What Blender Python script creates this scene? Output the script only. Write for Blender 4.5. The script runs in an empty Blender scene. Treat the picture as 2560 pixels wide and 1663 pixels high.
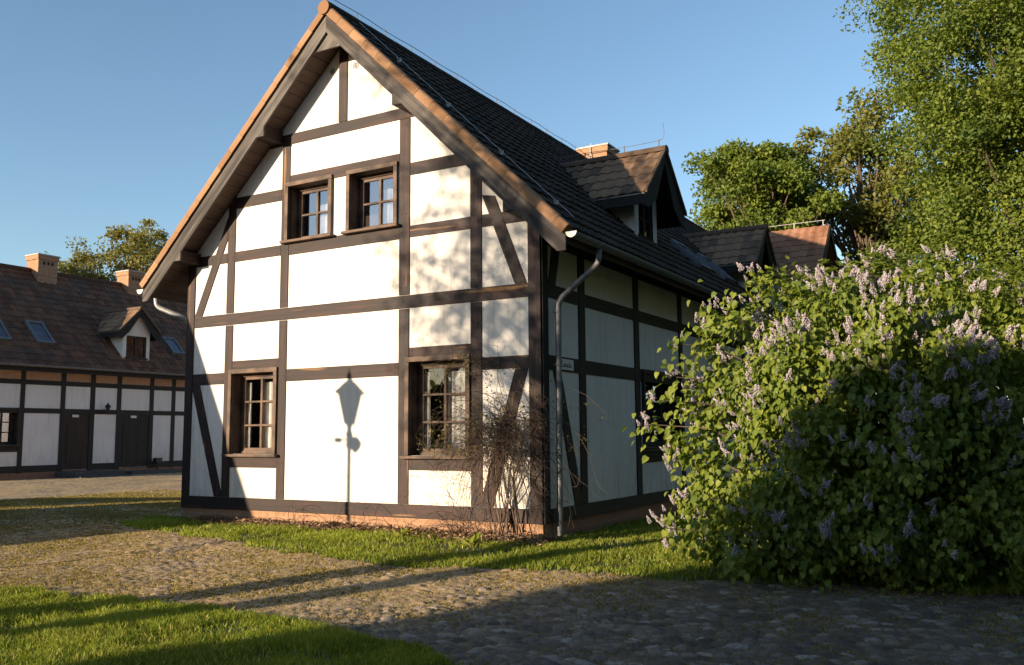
import bpy, math, random
import numpy as np
from mathutils import Vector, Matrix

random.seed(7)
rng = np.random.default_rng(11)
scene = bpy.context.scene
COL = scene.collection
R = math.radians

# ------------------------------------------------------------------ materials
def new_mat(name):
    m = bpy.data.materials.new(name)
    m.use_nodes = True
    nt = m.node_tree
    b = nt.nodes['Principled BSDF']
    return m, nt, b

def N(nt, t, **kw):
    n = nt.nodes.new(t)
    for k, v in kw.items():
        if k.startswith('i_'):
            n.inputs[k[2:].replace('_', ' ')].default_value = v
        else:
            setattr(n, k, v)
    return n

def ramp(nt, stops):
    r = nt.nodes.new('ShaderNodeValToRGB')
    el = r.color_ramp.elements
    el[0].position, el[0].color = stops[0][0], (*stops[0][1], 1)
    el[1].position, el[1].color = stops[-1][0], (*stops[-1][1], 1)
    for p, c in stops[1:-1]:
        e = el.new(p)
        e.color = (*c, 1)
    return r

def coords(nt, scale=(1, 1, 1), rot=(0, 0, 0)):
    tc = nt.nodes.new('ShaderNodeTexCoord')
    mp = nt.nodes.new('ShaderNodeMapping')
    mp.inputs['Scale'].default_value = scale
    src = tc.outputs['Object']
    if any(rot):
        m0 = nt.nodes.new('ShaderNodeMapping'); m0.inputs['Rotation'].default_value = rot
        nt.links.new(src, m0.inputs['Vector']); src = m0.outputs['Vector']
    nt.links.new(src, mp.inputs['Vector'])
    return mp.outputs['Vector']

def noise(nt, vec, scale, detail=4, rough=0.6):
    n = nt.nodes.new('ShaderNodeTexNoise')
    n.inputs['Scale'].default_value = scale
    n.inputs['Detail'].default_value = detail
    n.inputs['Roughness'].default_value = rough
    if vec is not None:
        nt.links.new(vec, n.inputs['Vector'])
    return n.outputs['Fac']

def mixrgb(nt, fac, a, b, blend='MIX'):
    m = nt.nodes.new('ShaderNodeMix')
    m.data_type = 'RGBA'
    m.blend_type = blend
    for s, v in ((m.inputs[0], fac), (m.inputs[6], a), (m.inputs[7], b)):
        if hasattr(v, 'is_output'):
            nt.links.new(v, s)
        elif isinstance(v, (int, float)):
            s.default_value = v
        else:
            s.default_value = (*v, 1)
    return m.outputs[2]

def bump(nt, b, h, strength=0.3, dist=0.02):
    bm = nt.nodes.new('ShaderNodeBump')
    bm.inputs['Strength'].default_value = strength
    bm.inputs['Distance'].default_value = dist
    nt.links.new(h, bm.inputs['Height'])
    nt.links.new(bm.outputs['Normal'], b.inputs['Normal'])

def noisy(name, c1, c2, scale=8, rough=0.8, bstr=0.2, bdist=0.01, stretch=(1, 1, 1), rot=(0, 0, 0), metal=0.0, lo=0.35, hi=0.65):
    m, nt, b = new_mat(name)
    v = coords(nt, stretch, rot)
    f = noise(nt, v, scale)
    r = ramp(nt, [(lo, c1), (hi, c2)])
    nt.links.new(f, r.inputs['Fac'])
    nt.links.new(r.outputs['Color'], b.inputs['Base Color'])
    b.inputs['Roughness'].default_value = rough
    b.inputs['Metallic'].default_value = metal
    if bstr:
        bump(nt, b, noise(nt, v, scale * 3), bstr, bdist)
    return m

def wood(name, stretch, c1=(.006, .002, .0015), c2=(.035, .0105, .0066), knot=(.20, .10, .034), rot=(0, 0, 0), kpos=.655, rough=.7):
    m, nt, b = new_mat(name)
    v = coords(nt, stretch, rot)
    f = noise(nt, v, 1.0, 6, .65)
    r = ramp(nt, [(.30, c1), (.68, c2)])
    nt.links.new(f, r.inputs['Fac'])
    f2 = noise(nt, coords(nt, tuple(s * .38 for s in stretch), rot), 1.0, 2, .5)
    k = ramp(nt, [(kpos, (0, 0, 0)), (kpos + .06, (1, 1, 1))])
    nt.links.new(f2, k.inputs['Fac'])
    c = mixrgb(nt, k.outputs['Color'], r.outputs['Color'], knot)
    g1 = noise(nt, coords(nt, tuple(s_ * .45 for s_ in stretch), rot), 1.0, 5, .6)
    gr_ = ramp(nt, [(.38, (.42, .38, .36)), (.60, (1.35, 1.28, 1.2))])
    nt.links.new(g1, gr_.inputs['Fac'])
    c = mixrgb(nt, 1.0, c, gr_.outputs['Color'], 'MULTIPLY')
    f3 = noise(nt, coords(nt, (1.3, 1.3, 1.3)), 1.0, 2, .5)
    d = ramp(nt, [(.3, (.72, .72, .72)), (.7, (1.1, 1.1, 1.1))])
    nt.links.new(f3, d.inputs['Fac'])
    c = mixrgb(nt, 1.0, c, d.outputs['Color'], 'MULTIPLY')
    nt.links.new(c, b.inputs['Base Color'])
    b.inputs['Roughness'].default_value = rough
    bump(nt, b, f, .35, .006)
    return m

M = {}
M['wood_x'] = wood('dark_timber_across', (1.6, 26, 26))
M['wood_z'] = wood('dark_timber_upright', (26, 26, 1.6))
M['wood_y'] = wood('dark_timber_lengthwise', (26, 1.6, 26), kpos=.9)
M['wood_br'] = wood('dark_timber_brace', (20, 20, 3))
dk = dict(c1=(.007, .0055, .0055), c2=(.016, .012, .011), knot=(.02, .015, .012), kpos=.9)  # near-black copy of the house timber, shade of the long sides put into it
M['dwood_y'] = wood('shaded_timber_lengthwise', (26, 1.6, 26), **dk)
M['dwood_z'] = wood('shaded_timber_upright', (26, 26, 1.6), **dk)
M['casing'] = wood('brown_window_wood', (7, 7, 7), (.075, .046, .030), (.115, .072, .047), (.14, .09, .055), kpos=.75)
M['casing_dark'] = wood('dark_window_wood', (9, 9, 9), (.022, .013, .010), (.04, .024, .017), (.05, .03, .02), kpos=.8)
M['barge_r'] = wood('weathered_board_right', (1.2, 20, 24), (.034, .030, .029), (.105, .095, .090), (.05, .034, .026), (0, R(-44.3), 0), .66, .85)
M['barge_l'] = wood('weathered_board_left', (1.2, 20, 24), (.036, .033, .032), (.125, .115, .108), (.06, .045, .036), (0, R(44.3), 0), .68, .85)
M['door'] = wood('red_brown_door', (14, 14, 1.4), (.024, .0095, .0065), (.040, .016, .011), (.045, .018, .012), kpos=.8)
M['door_dark'] = wood('black_brown_door', (14, 14, 1.4), (.009, .006, .005), (.017, .011, .009), (.02, .012, .01), kpos=.8)
M['peg'] = noisy('peg_wood', (.008, .005, .004), (.02, .012, .009), 30)

# soffit boards with board gaps across
def soffit_mat(name, axis_vec, c1, c2):
    m, nt, b = new_mat(name)
    v = coords(nt, axis_vec)
    w = N(nt, 'ShaderNodeTexWave', wave_type='BANDS', bands_direction='X', wave_profile='SAW')
    w.inputs['Scale'].default_value = 1.0
    w.inputs['Distortion'].default_value = 0
    nt.links.new(v, w.inputs['Vector'])
    g = ramp(nt, [(.90, (1, 1, 1)), (.98, (.15, .15, .15))])
    nt.links.new(w.outputs['Fac'], g.inputs['Fac'])
    f = noise(nt, coords(nt, (22, 2, 22)), 1.0, 5)
    r = ramp(nt, [(.3, c1), (.7, c2)])
    nt.links.new(f, r.inputs['Fac'])
    nt.links.new(mixrgb(nt, 1.0, r.outputs['Color'], g.outputs['Color'], 'MULTIPLY'), b.inputs['Base Color'])
    b.inputs['Roughness'].default_value = .8
    bump(nt, b, g.outputs['Color'], .6, .01)
    return m
M['soffit'] = soffit_mat('soffit_boards', (1.75, 0, 0), (.045, .026, .020), (.085, .050, .038))
M['soffit_dark'] = noisy('dark_eaves_boards', (.006, .005, .005), (.014, .011, .010), 10)

def plaster(name, c, dirt):
    m, nt, b = new_mat(name)
    f = noise(nt, coords(nt, (2.0, 2.0, .35)), 1.4, 6, .7)
    r = ramp(nt, [(.30, dirt), (.50, c)])
    nt.links.new(f, r.inputs['Fac'])
    f2 = noise(nt, coords(nt, (1, 1, 1)), .8, 3, .5)
    r2 = ramp(nt, [(.3, (.90, .885, .86)), (.7, (1, 1, 1))])
    nt.links.new(f2, r2.inputs['Fac'])
    # rain streaks: thin vertical
    f3 = noise(nt, coords(nt, (16, 16, .5)), 1.0, 3, .6)
    r3 = ramp(nt, [(.55, (1, 1, 1)), (.80, (.60, .585, .56))])
    nt.links.new(f3, r3.inputs['Fac'])
    cc = mixrgb(nt, 1.0, r.outputs['Color'], r2.outputs['Color'], 'MULTIPLY')
    cc = mixrgb(nt, .75, cc, r3.outputs['Color'], 'MULTIPLY')
    # splashed soil along the foot of the wall
    sx = N(nt, 'ShaderNodeSeparateXYZ'); nt.links.new(coords(nt), sx.inputs[0])
    mr = N(nt, 'ShaderNodeMapRange'); mr.inputs[1].default_value = .5; mr.inputs[2].default_value = 1.35; mr.inputs[3].default_value = .75; mr.inputs[4].default_value = 0
    nt.links.new(sx.outputs['Z'], mr.inputs[0])
    spn = ramp(nt, [(.42, (0, 0, 0)), (.70, (1, 1, 1))]); nt.links.new(noise(nt, coords(nt, (3, 3, 1.2)), 2.2, 7, .75), spn.inputs['Fac'])
    mu = N(nt, 'ShaderNodeMath', operation='MULTIPLY'); nt.links.new(mr.outputs[0], mu.inputs[0]); nt.links.new(spn.outputs['Color'], mu.inputs[1])
    cc = mixrgb(nt, mu.outputs[0], cc, (.40, .345, .28))
    # hairline cracks
    vc = N(nt, 'ShaderNodeTexVoronoi', feature='DISTANCE_TO_EDGE'); vc.inputs['Scale'].default_value = .9
    wv = N(nt, 'ShaderNodeTexNoise'); wv.inputs['Scale'].default_value = 2.5; wv.inputs['Detail'].default_value = 4
    nt.links.new(coords(nt), wv.inputs['Vector'])
    nt.links.new(mixrgb(nt, .35, coords(nt), wv.outputs['Color']), vc.inputs['Vector'])
    ck = ramp(nt, [(.002, (.55, .52, .48)), (.006, (1, 1, 1))]); nt.links.new(vc.outputs['Distance'], ck.inputs['Fac'])
    cc = mixrgb(nt, .18, cc, ck.outputs['Color'], 'MULTIPLY')
    nt.links.new(cc, b.inputs['Base Color'])
    b.inputs['Roughness'].default_value = .9
    h = noise(nt, coords(nt, (1, 1, 1)), 55, 4, .6)
    h2 = noise(nt, coords(nt, (1, 1, 1)), 5, 3, .5)
    a = N(nt, 'ShaderNodeMath', operation='ADD')
    nt.links.new(h, a.inputs[0]); nt.links.new(h2, a.inputs[1])
    bump(nt, b, a.outputs[0], .25, .01)
    return m
M['plaster'] = plaster('white_plaster', (.76, .72, .665), (.62, .58, .53))
M['plaster_shade'] = plaster('white_plaster_shaded', (.76, .725, .715), (.67, .64, .63))  # same plaster, cooler cast of the shaded walls put into its colour

def brick(name, c1, c2, mortar, scale, rot=(R(90), 0, 0)):
    m, nt, b = new_mat(name)
    v = coords(nt, (1, 1, 1), rot)
    t = N(nt, 'ShaderNodeTexBrick')
    t.inputs['Scale'].default_value = scale
    t.inputs['Color1'].default_value = (*c1, 1)
    t.inputs['Color2'].default_value = (*c2, 1)
    t.inputs['Mortar'].default_value = (*mortar, 1)
    t.inputs['Mortar Size'].default_value = .012
    t.inputs['Brick Width'].default_value = .5
    t.inputs['Row Height'].default_value = .15
    nt.links.new(v, t.inputs['Vector'])
    f = noise(nt, coords(nt), 9, 4)
    r = ramp(nt, [(.3, (.75, .72, .70)), (.7, (1.1, 1.08, 1.05))])
    nt.links.new(f, r.inputs['Fac'])
    nt.links.new(mixrgb(nt, 1.0, t.outputs['Color'], r.outputs['Color'], 'MULTIPLY'), b.inputs['Base Color'])
    b.inputs['Roughness'].default_value = .85
    bump(nt, b, t.outputs['Fac'], -.25, .006)
    return m
M['brick'] = brick('orange_brick_south', (.30, .165, .090), (.35, .195, .11), (.35, .22, .14), 2.0)
M['brick_e'] = brick('orange_brick_east', (.26, .13, .08), (.31, .16, .10), (.30, .18, .12), 2.0, (R(90), 0, R(90)))
M['brick_pale'] = brick('pale_brick_frieze', (.44, .27, .19), (.50, .32, .23), (.48, .36, .28), 2.0, (R(90), 0, R(90)))
M['cement'] = noisy('cement_cap', (.30, .29, .27), (.45, .44, .41), 12)
M['stone_step'] = noisy('dark_stone_step', (.04, .042, .042), (.075, .078, .078), 9)
M['zinc'] = noisy('zinc_metal', (.16, .165, .175), (.25, .255, .265), 14, .5, .05, metal=.5)
M['zinc_dark'] = noisy('dull_zinc', (.12, .125, .135), (.20, .205, .215), 14, .6, .05, metal=.3)
M['metal_white'] = noisy('pale_metal', (.55, .54, .52), (.70, .69, .67), 14, .5, .05)
M['black_metal'] = noisy('black_iron', (.010, .010, .011), (.02, .02, .02), 20, .5, .05)
M['wire'] = noisy('grey_wire', (.10, .10, .11), (.2, .2, .2), 20, .5, 0)
M['wire_pale'] = noisy('pale_wire', (.40, .39, .38), (.55, .54, .52), 20, .5, 0)

def tile_mat(name, c1, c2, moss, mfac):
    m, nt, b = new_mat(name)
    at = N(nt, 'ShaderNodeAttribute', attribute_name='tint')
    f = noise(nt, coords(nt), 3.0, 5, .65)
    r = ramp(nt, [(.3, c1), (.7, c2)])
    mm = N(nt, 'ShaderNodeMath', operation='MULTIPLY_ADD')
    nt.links.new(at.outputs['Fac'], mm.inputs[0]); mm.inputs[1].default_value = .5
    mm2 = N(nt, 'ShaderNodeMath', operation='MULTIPLY'); nt.links.new(f, mm2.inputs[0]); mm2.inputs[1].default_value = .55
    nt.links.new(mm2.outputs[0], mm.inputs[2])
    nt.links.new(mm.outputs[0], r.inputs['Fac'])
    f2 = noise(nt, coords(nt), 1.3, 6, .7)
    k = ramp(nt, [(mfac, (0, 0, 0)), (mfac + .2, (.8, .8, .8))])
    nt.links.new(f2, k.inputs['Fac'])
    nt.links.new(mixrgb(nt, k.outputs['Color'], r.outputs['Color'], moss), b.inputs['Base Color'])
    b.inputs['Roughness'].default_value = .9
    b.inputs['Specular IOR Level'].default_value = .2
    bump(nt, b, noise(nt, coords(nt), 40, 3), .25, .006)
    return m
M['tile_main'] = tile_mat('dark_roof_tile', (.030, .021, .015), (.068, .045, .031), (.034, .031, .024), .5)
M['tile_dormer'] = tile_mat('brown_roof_tile', (.12, .080, .055), (.27, .165, .10), (.10, .095, .085), .56)
M['tile_red'] = tile_mat('red_roof_tile', (.090, .044, .026), (.175, .086, .05), (.068, .056, .046), .45)
M['tile_orange'] = tile_mat('orange_roof_tile', (.22, .105, .062), (.33, .17, .105), (.17, .10, .07), .62)
M['verge'] = tile_mat('orange_verge_tile', (.22, .123, .066), (.31, .18, .102), (.15, .108, .08), .62)

def glass_mat(name, refl, tint):
    m, nt, b = new_mat(name)
    out = nt.nodes['Material Output']
    tr = N(nt, 'ShaderNodeBsdfTransparent'); tr.inputs['Color'].default_value = (*tint, 1)
    gl = N(nt, 'ShaderNodeBsdfGlossy'); gl.inputs['Roughness'].default_value = .01
    gl.inputs['Color'].default_value = (.9, .93, 1, 1)
    lw = N(nt, 'ShaderNodeLayerWeight'); lw.inputs['Blend'].default_value = .5
    pw = N(nt, 'ShaderNodeMath', operation='POWER'); nt.links.new(lw.outputs['Facing'], pw.inputs[0]); pw.inputs[1].default_value = 4.0
    ad = N(nt, 'ShaderNodeMath', operation='ADD', use_clamp=True); ad.inputs[1].default_value = refl
    nt.links.new(pw.outputs[0], ad.inputs[0])
    mx = N(nt, 'ShaderNodeMixShader')
    nt.links.new(ad.outputs[0], mx.inputs[0]); nt.links.new(tr.outputs[0], mx.inputs[1]); nt.links.new(gl.outputs[0], mx.inputs[2])
    nt.links.new(mx.outputs[0], out.inputs['Surface'])
    return m
M['glass'] = glass_mat('window_glass', .05, (.88, .88, .88))
M['glass_refl'] = glass_mat('skylit_window_glass', .20, (.84, .85, .87))
M['curtain'] = noisy('cream_curtain', (.66, .64, .60), (.80, .78, .74), 6, .9, .1)
M['room'] = noisy('dim_room', (.11, .070, .045), (.15, .098, .066), 3, .9, 0)

def leafy(name, base, var, trans, tr=.4, gloss=.35, mid=None):
    m, nt, b = new_mat(name)
    out = nt.nodes['Material Output']
    at = N(nt, 'ShaderNodeAttribute', attribute_name='tint')
    r = ramp(nt, [(0, base), (.55, tuple((a + c) / 2 for a, c in zip(base, var)) if mid is None else mid), (1, var)])
    nt.links.new(at.outputs['Fac'], r.inputs['Fac'])
    nt.links.new(r.outputs['Color'], b.inputs['Base Color'])
    b.inputs['Roughness'].default_value = .55
    b.inputs['Specular IOR Level'].default_value = gloss
    t = N(nt, 'ShaderNodeBsdfTranslucent')
    nt.links.new(mixrgb(nt, 1.0, r.outputs['Color'], trans, 'MULTIPLY'), t.inputs['Color'])
    mx = N(nt, 'ShaderNodeMixShader'); mx.inputs[0].default_value = tr
    nt.links.new(b.outputs[0], mx.inputs[1]); nt.links.new(t.outputs[0], mx.inputs[2])
    nt.links.new(mx.outputs[0], out.inputs['Surface'])
    return m
M['lilac_leaf'] = leafy('lilac_leaf', (.066, .112, .015), (.235, .270, .034), (1.5, 1.6, .9), .38)
M['tree_leaf'] = leafy('tree_leaf', (.056, .092, .013), (.190, .232, .032), (1.4, 1.5, .8), .35)
M['maple_leaf'] = leafy('maple_leaf', (.085, .130, .020), (.195, .235, .036), (1.4, 1.5, .8), .35)
M['olive_leaf'] = leafy('young_olive_leaf', (.105, .125, .022), (.215, .205, .045), (1.3, 1.3, .8), .35)
M['far_leaf'] = leafy('golden_green_leaf', (.13, .135, .028), (.30, .255, .06), (1.3, 1.3, .8), .35)
M['creeper_leaf'] = leafy('creeper_leaf', (.10, .11, .02), (.24, .20, .05), (1.3, 1.3, .8), .35)
M['grass'] = leafy('grass_blade', (.115, .150, .016), (.46, .39, .13), (1.4, 1.4, .7), .42, .25, mid=(.245, .300, .036))
M['dry_grass'] = leafy('dry_moss', (.16, .130, .035), (.38, .295, .10), (1.2, 1.2, .9), .3, .2)
M['litter'] = leafy('dead_leaf', (.085, .050, .030), (.42, .27, .165), (1, 1, 1), .15, .2)
M['petal'] = leafy('lilac_petal', (.40, .36, .42), (.68, .64, .68), (1, 1, 1), .3, .2)
M['bud'] = leafy('lilac_bud', (.26, .14, .10), (.40, .26, .19), (1, 1, 1), .2, .2)
M['bark'] = noisy('grey_brown_bark', (.060, .042, .030), (.15, .11, .08), 7, .9, .6, .03, (1, 1, .25))
M['twig'] = noisy('dry_twig', (.060, .038, .026), (.15, .098, .068), 9, .9, 0)
M['lilac_stem'] = noisy('lilac_stem', (.05, .035, .026), (.11, .08, .06), 9, .9, 0)

# ------------------------------------------------------------------ object helpers
def tag(o, label=None, cat=None, group=None, kind=None):
    if label: o['label'] = label
    if cat: o['category'] = cat
    if group: o['group'] = group
    if kind: o['kind'] = kind
    return o

def empty(name, loc=(0, 0, 0), label=None, cat=None, group=None):
    o = bpy.data.objects.new(name, None)
    COL.objects.link(o)
    o.location = loc
    o.empty_display_size = .3
    return tag(o, label, cat, group)

def place(me, name, parent=None):
    o = bpy.data.objects.new(name, me)
    COL.objects.link(o)
    if parent is not None:
        o.parent = parent
        t = Vector((0, 0, 0)); p = parent
        while p is not None:
            t += p.location; p = p.parent
        o.location = -t            # all meshes below are written in world coordinates
    return o

class MB:
    def __init__(self):
        self.v = []; self.f = []; self.m = []
    def poly(self, pts, m=0):
        n = len(self.v); self.v += [tuple(p) for p in pts]
        self.f.append(tuple(range(n, n + len(pts)))); self.m.append(m)
    def hexa(self, p, m=0):
        n = len(self.v); self.v += [tuple(q) for q in p]
        for f in ((0, 3, 2, 1), (4, 5, 6, 7), (0, 1, 5, 4), (1, 2, 6, 5), (2, 3, 7, 6), (3, 0, 4, 7)):
            self.f.append(tuple(n + i for i in f)); self.m.append(m)
    def box(self, x0, x1, y0, y1, z0, z1, m=0):
        self.hexa([(x0, y0, z0), (x1, y0, z0), (x1, y1, z0), (x0, y1, z0), (x0, y0, z1), (x1, y0, z1), (x1, y1, z1), (x0, y1, z1)], m)
    def prism(self, pts, axis, a, b, m=0):
        """extrude a 2D outline along axis ('y': pts are (x,z); 'x': pts are (y,z))"""
        def P(p, t):
            return (p[0], t, p[1]) if axis == 'y' else (t, p[0], p[1])
        n = len(self.v); k = len(pts)
        self.v += [P(p, a) for p in pts] + [P(p, b) for p in pts]
        self.f.append(tuple(range(n, n + k))); self.m.append(m)
        self.f.append(tuple(range(n + 2 * k - 1, n + k - 1, -1))); self.m.append(m)
        for i in range(k):
            j = (i + 1) % k
            self.f.append((n + j, n + i, n + k + i, n + k + j)); self.m.append(m)
    def tube(self, pts, r, sides=6, m=0, cap=True):
        pts = [Vector(p) for p in pts]
        rs = r if isinstance(r, (list, tuple)) else [r] * len(pts)
        n0 = len(self.v)
        up = Vector((0.31, 0.17, .93))
        for i, p in enumerate(pts):
            d = (pts[min(i + 1, len(pts) - 1)] - pts[max(i - 1, 0)])
            d = d.normalized() if d.length > 1e-9 else Vector((0, 0, 1))
            u = d.cross(up)
            if u.length < .1: u = d.cross(Vector((1, 0, 0)))
            u.normalize(); w = d.cross(u)
            for k in range(sides):
                a = 2 * math.pi * k / sides
                self.v.append(tuple(p + (u * math.cos(a) + w * math.sin(a)) * rs[i]))
        for i in range(len(pts) - 1):
            for k in range(sides):
                a = n0 + i * sides + k; b = n0 + i * sides + (k + 1) % sides
                self.f.append((a, b, b + sides, a + sides)); self.m.append(m)
        if cap:
            self.f.append(tuple(n0 + k for k in reversed(range(sides)))); self.m.append(m)
            e = n0 + (len(pts) - 1) * sides
            self.f.append(tuple(e + k for k in range(sides))); self.m.append(m)
    def lathe(self, prof, cx, cy, sides=8, m=0):
        n0 = len(self.v)
        for r, z in prof:
            for k in range(sides):
                a = 2 * math.pi * (k + .5) / sides
                self.v.append((cx + r * math.cos(a), cy + r * math.sin(a), z))
        for i in range(len(prof) - 1):
            for k in range(sides):
                a = n0 + i * sides + k; b = n0 + i * sides + (k + 1) % sides
                self.f.append((a, b, b + sides, a + sides)); self.m.append(m)
        self.f.append(tuple(n0 + k for k in reversed(range(sides)))); self.m.append(m)
        e = n0 + (len(prof) - 1) * sides
        self.f.append(tuple(e + k for k in range(sides))); self.m.append(m)
    def build(self, name, mats, parent=None, smooth=False, bevel=0):
        me = bpy.data.meshes.new(name)
        me.from_pydata(self.v, [], self.f)
        for mm in (mats if isinstance(mats, (list, tuple)) else [mats]):
            me.materials.append(mm)
        me.polygons.foreach_set('material_index', self.m)
        if smooth:
            me.polygons.foreach_set('use_smooth', [True] * len(self.f))
        me.update()
        o = place(me, name, parent)
        if bevel:
            md = o.modifiers.new('bevel', 'BEVEL'); md.width = bevel; md.segments = 2; md.limit_method = 'ANGLE'
        return o

def np_mesh(name, verts, faces, mats, tint=None, smooth=False, parent=None, midx=None):
    """verts (n,3); faces (m,k) all with k corners; tint per vertex"""
    me = bpy.data.meshes.new(name)
    verts = np.asarray(verts, np.float32); faces = np.asarray(faces, np.int32)
    k = faces.shape[1]
    me.vertices.add(len(verts)); me.vertices.foreach_set('co', verts.ravel())
    me.loops.add(faces.size); me.loops.foreach_set('vertex_index', faces.ravel())
    me.polygons.add(len(faces))
    me.polygons.foreach_set('loop_start', np.arange(0, faces.size, k, dtype=np.int32))
    for mm in (mats if isinstance(mats, (list, tuple)) else [mats]):
        me.materials.append(mm)
    if midx is not None:
        me.polygons.foreach_set('material_index', np.asarray(midx, np.int32))
    me.polygons.foreach_set('use_smooth', np.full(len(faces), bool(smooth)))
    if tint is not None:
        a = me.attributes.new('tint', 'FLOAT', 'POINT')
        a.data.foreach_set('value', np.asarray(tint, np.float32))
    me.update(calc_edges=True); me.validate()
    return place(me, name, parent)

def unit(a):
    return a / np.maximum(np.linalg.norm(a, axis=-1, keepdims=True), 1e-9)

HEART_V = np.array([(0, 0, 0), (0, .5, -.03), (0, 1, -.16), (-.30, -.03, .07), (-.43, .28, .10), (-.27, .66, .02), (.30, -.03, .07), (.43, .28, .10), (.27, .66, .02)], np.float32)
HEART_F = np.array([(0, 1, 4, 3), (1, 2, 5, 4), (0, 6, 7, 1), (1, 7, 8, 2)])
RHOMB_V = np.array([(0, 0, 0), (-.36, .45, .09), (0, 1, -.08), (.36, .45, .09)], np.float32)
RHOMB_F = np.array([(0, 3, 2, 1)])
def leaves(name, pos, along, normal, size, mat, tint, tv=HEART_V, tf=HEART_F, parent=None):
    y = unit(along); x = unit(np.cross(y, normal)); z = np.cross(x, y)
    fr = np.stack([x, y, z], 1)                                   # n,3,3
    v = pos[:, None, :] + np.einsum('kc,ncd->nkd', tv, fr) * size[:, None, None]
    n, k = len(pos), len(tv)
    f = (np.arange(n)[:, None, None] * k + tf[None]).reshape(-1, tf.shape[1])
    return np_mesh(name, v.reshape(-1, 3), f, mat, np.repeat(tint, k), False, parent)

# ------------------------------------------------------------------ camera (solved from the photograph's lines)
CAM = Vector((5.87005528, -10.93964309, 1.6))
F_PX, PIT, ROL, YAW = 2244.508, .11316058, -.00789734, -.52546035
fw = Vector((math.sin(YAW) * math.cos(PIT), math.cos(YAW) * math.cos(PIT), math.sin(PIT)))
rt = Vector((math.cos(YAW), -math.sin(YAW), 0)); up = rt.cross(fw)
r2 = rt * math.cos(ROL) + up * math.sin(ROL); u2 = -rt * math.sin(ROL) + up * math.cos(ROL)
cd = bpy.data.cameras.new('camera'); cam = bpy.data.objects.new('camera', cd); COL.objects.link(cam)
mw = Matrix((r2, u2, -fw)).transposed().to_4x4(); mw.translation = CAM
cam.matrix_world = mw
cd.sensor_fit = 'HORIZONTAL'; cd.sensor_width = 36; cd.lens = F_PX / 2560 * 36
cd.clip_start = .1; cd.clip_end = 2000
scene.camera = cam

# ------------------------------------------------------------------ light
AZ, EL = R(22.8), R(9.6)
L = Vector((math.sin(AZ) * math.cos(EL), math.cos(AZ) * math.cos(EL), -math.sin(EL)))
TA, TT = math.tan(AZ), math.tan(EL) / math.cos(AZ)                 # shadow shift per metre of +y
world = bpy.data.worlds.new('World'); scene.world = world; world.use_nodes = True
wn = world.node_tree
sky = wn.nodes.new('ShaderNodeTexSky'); sky.sky_type = 'NISHITA'; sky.sun_disc = False
sky.sun_elevation = EL; sky.sun_rotation = R(180) + AZ
sky.altitude = 100; sky.air_density = 1.0; sky.dust_density = .3; sky.ozone_density = 2.1
wn.links.new(sky.outputs[0], wn.nodes['Background'].inputs[0])
wn.nodes['Background'].inputs[1].default_value = .116
sl = bpy.data.lights.new('sun', 'SUN'); sun = bpy.data.objects.new('sun', sl); COL.objects.link(sun)
sl.energy = 5.0; sl.angle = R(.5); sl.color = (1, .80, .57)
sun.rotation_euler = L.to_track_quat('-Z', 'Y').to_euler()
scene.view_settings.view_transform = 'Standard'; scene.view_settings.look = 'None'
scene.view_settings.exposure = 1.1; scene.view_settings.gamma = 1
scene.render.resolution_x, scene.render.resolution_y = 1024, 665
scene.cycles.max_bounces = 6; scene.cycles.transparent_max_bounces = 12
scene.cycles.use_denoising = True

# ------------------------------------------------------------------ ground
def sm(t):
    t = np.clip(t, 0, 1); return t * t * (3 - 2 * t)
def vnoise(x, y, s=1.0, seed=0):
    x = x * s; y = y * s
    xi = np.floor(x).astype(np.int64); yi = np.floor(y).astype(np.int64)
    fx = x - xi; fy = y - yi; fx = fx * fx * (3 - 2 * fx); fy = fy * fy * (3 - 2 * fy)
    def h(a, b): return hash01(a, b, seed)
    return (h(xi, yi) * (1 - fx) + h(xi + 1, yi) * fx) * (1 - fy) + (h(xi, yi + 1) * (1 - fx) + h(xi + 1, yi + 1) * fx) * fy
def hash01(a, b, seed=0):
    n = (a * 374761393 + b * 668265263 + seed * 974634777) & 0xffffffff
    n = ((n ^ (n >> 13)) * 1274126177) & 0xffffffff
    n = n ^ (n >> 16)
    return (n & 0xffffff) / float(0xffffff)
def gz0(x, y):
    x = np.asarray(x, float); y = np.asarray(y, float)
    return .15 * sm((y + 5.0) / 5.0) + .17 * sm((-x - 7.5) / 14) + .03 * (vnoise(x, y, .55, 3) - .5) * sm((y + 7.5) / 2)
POLY_A = [(-3.75, -5.35), (-2.9, -5.15), (-2.2, -5.0), (-1, -4.95), (.1, -5.0), (1, -5.2), (2, -5.45), (2.8, -6.0), (3.2, -7), (2, -9.5), (-5, -9), (-5.2, -6)]
POLY_B = [(-8.0, -.2), (-7.7, -.9), (-6.9, -1.3), (-5.6, -1.45), (-4.2, -1.75), (-3, -2.05), (-1.6, -2.3), (-.5, -2.35), (.5, -2.25), (1.6, -2.1), (2.5, -1.95), (3.2, -1.75), (4.2, -1.6), (5.2, -1.7), (7, -1.5), (12, -.5), (16, 14), (8, 26), (0.1, 26), (.1, .1), (-7.2, .1)]
def inside(poly, x, y):
    c = np.zeros(x.shape, bool); n = len(poly)
    for i in range(n):
        x1, y1 = poly[i]; x2, y2 = poly[(i + 1) % n]
        if y1 == y2: continue
        c ^= ((y1 > y) != (y2 > y)) & (x < (x2 - x1) * (y - y1) / (y2 - y1) + x1)
    return c
def wob(x, y):
    return x + .30 * (vnoise(x, y, 2.3, 5) - .5) + .14 * (vnoise(x, y, 7, 6) - .5), y + .30 * (vnoise(x, y, 2.3, 7) - .5) + .14 * (vnoise(x, y, 7, 8) - .5)
def grassy(x, y):
    a, b = wob(x, y)
    return inside(POLY_A, a, b) | inside(POLY_B, a, b)

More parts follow.
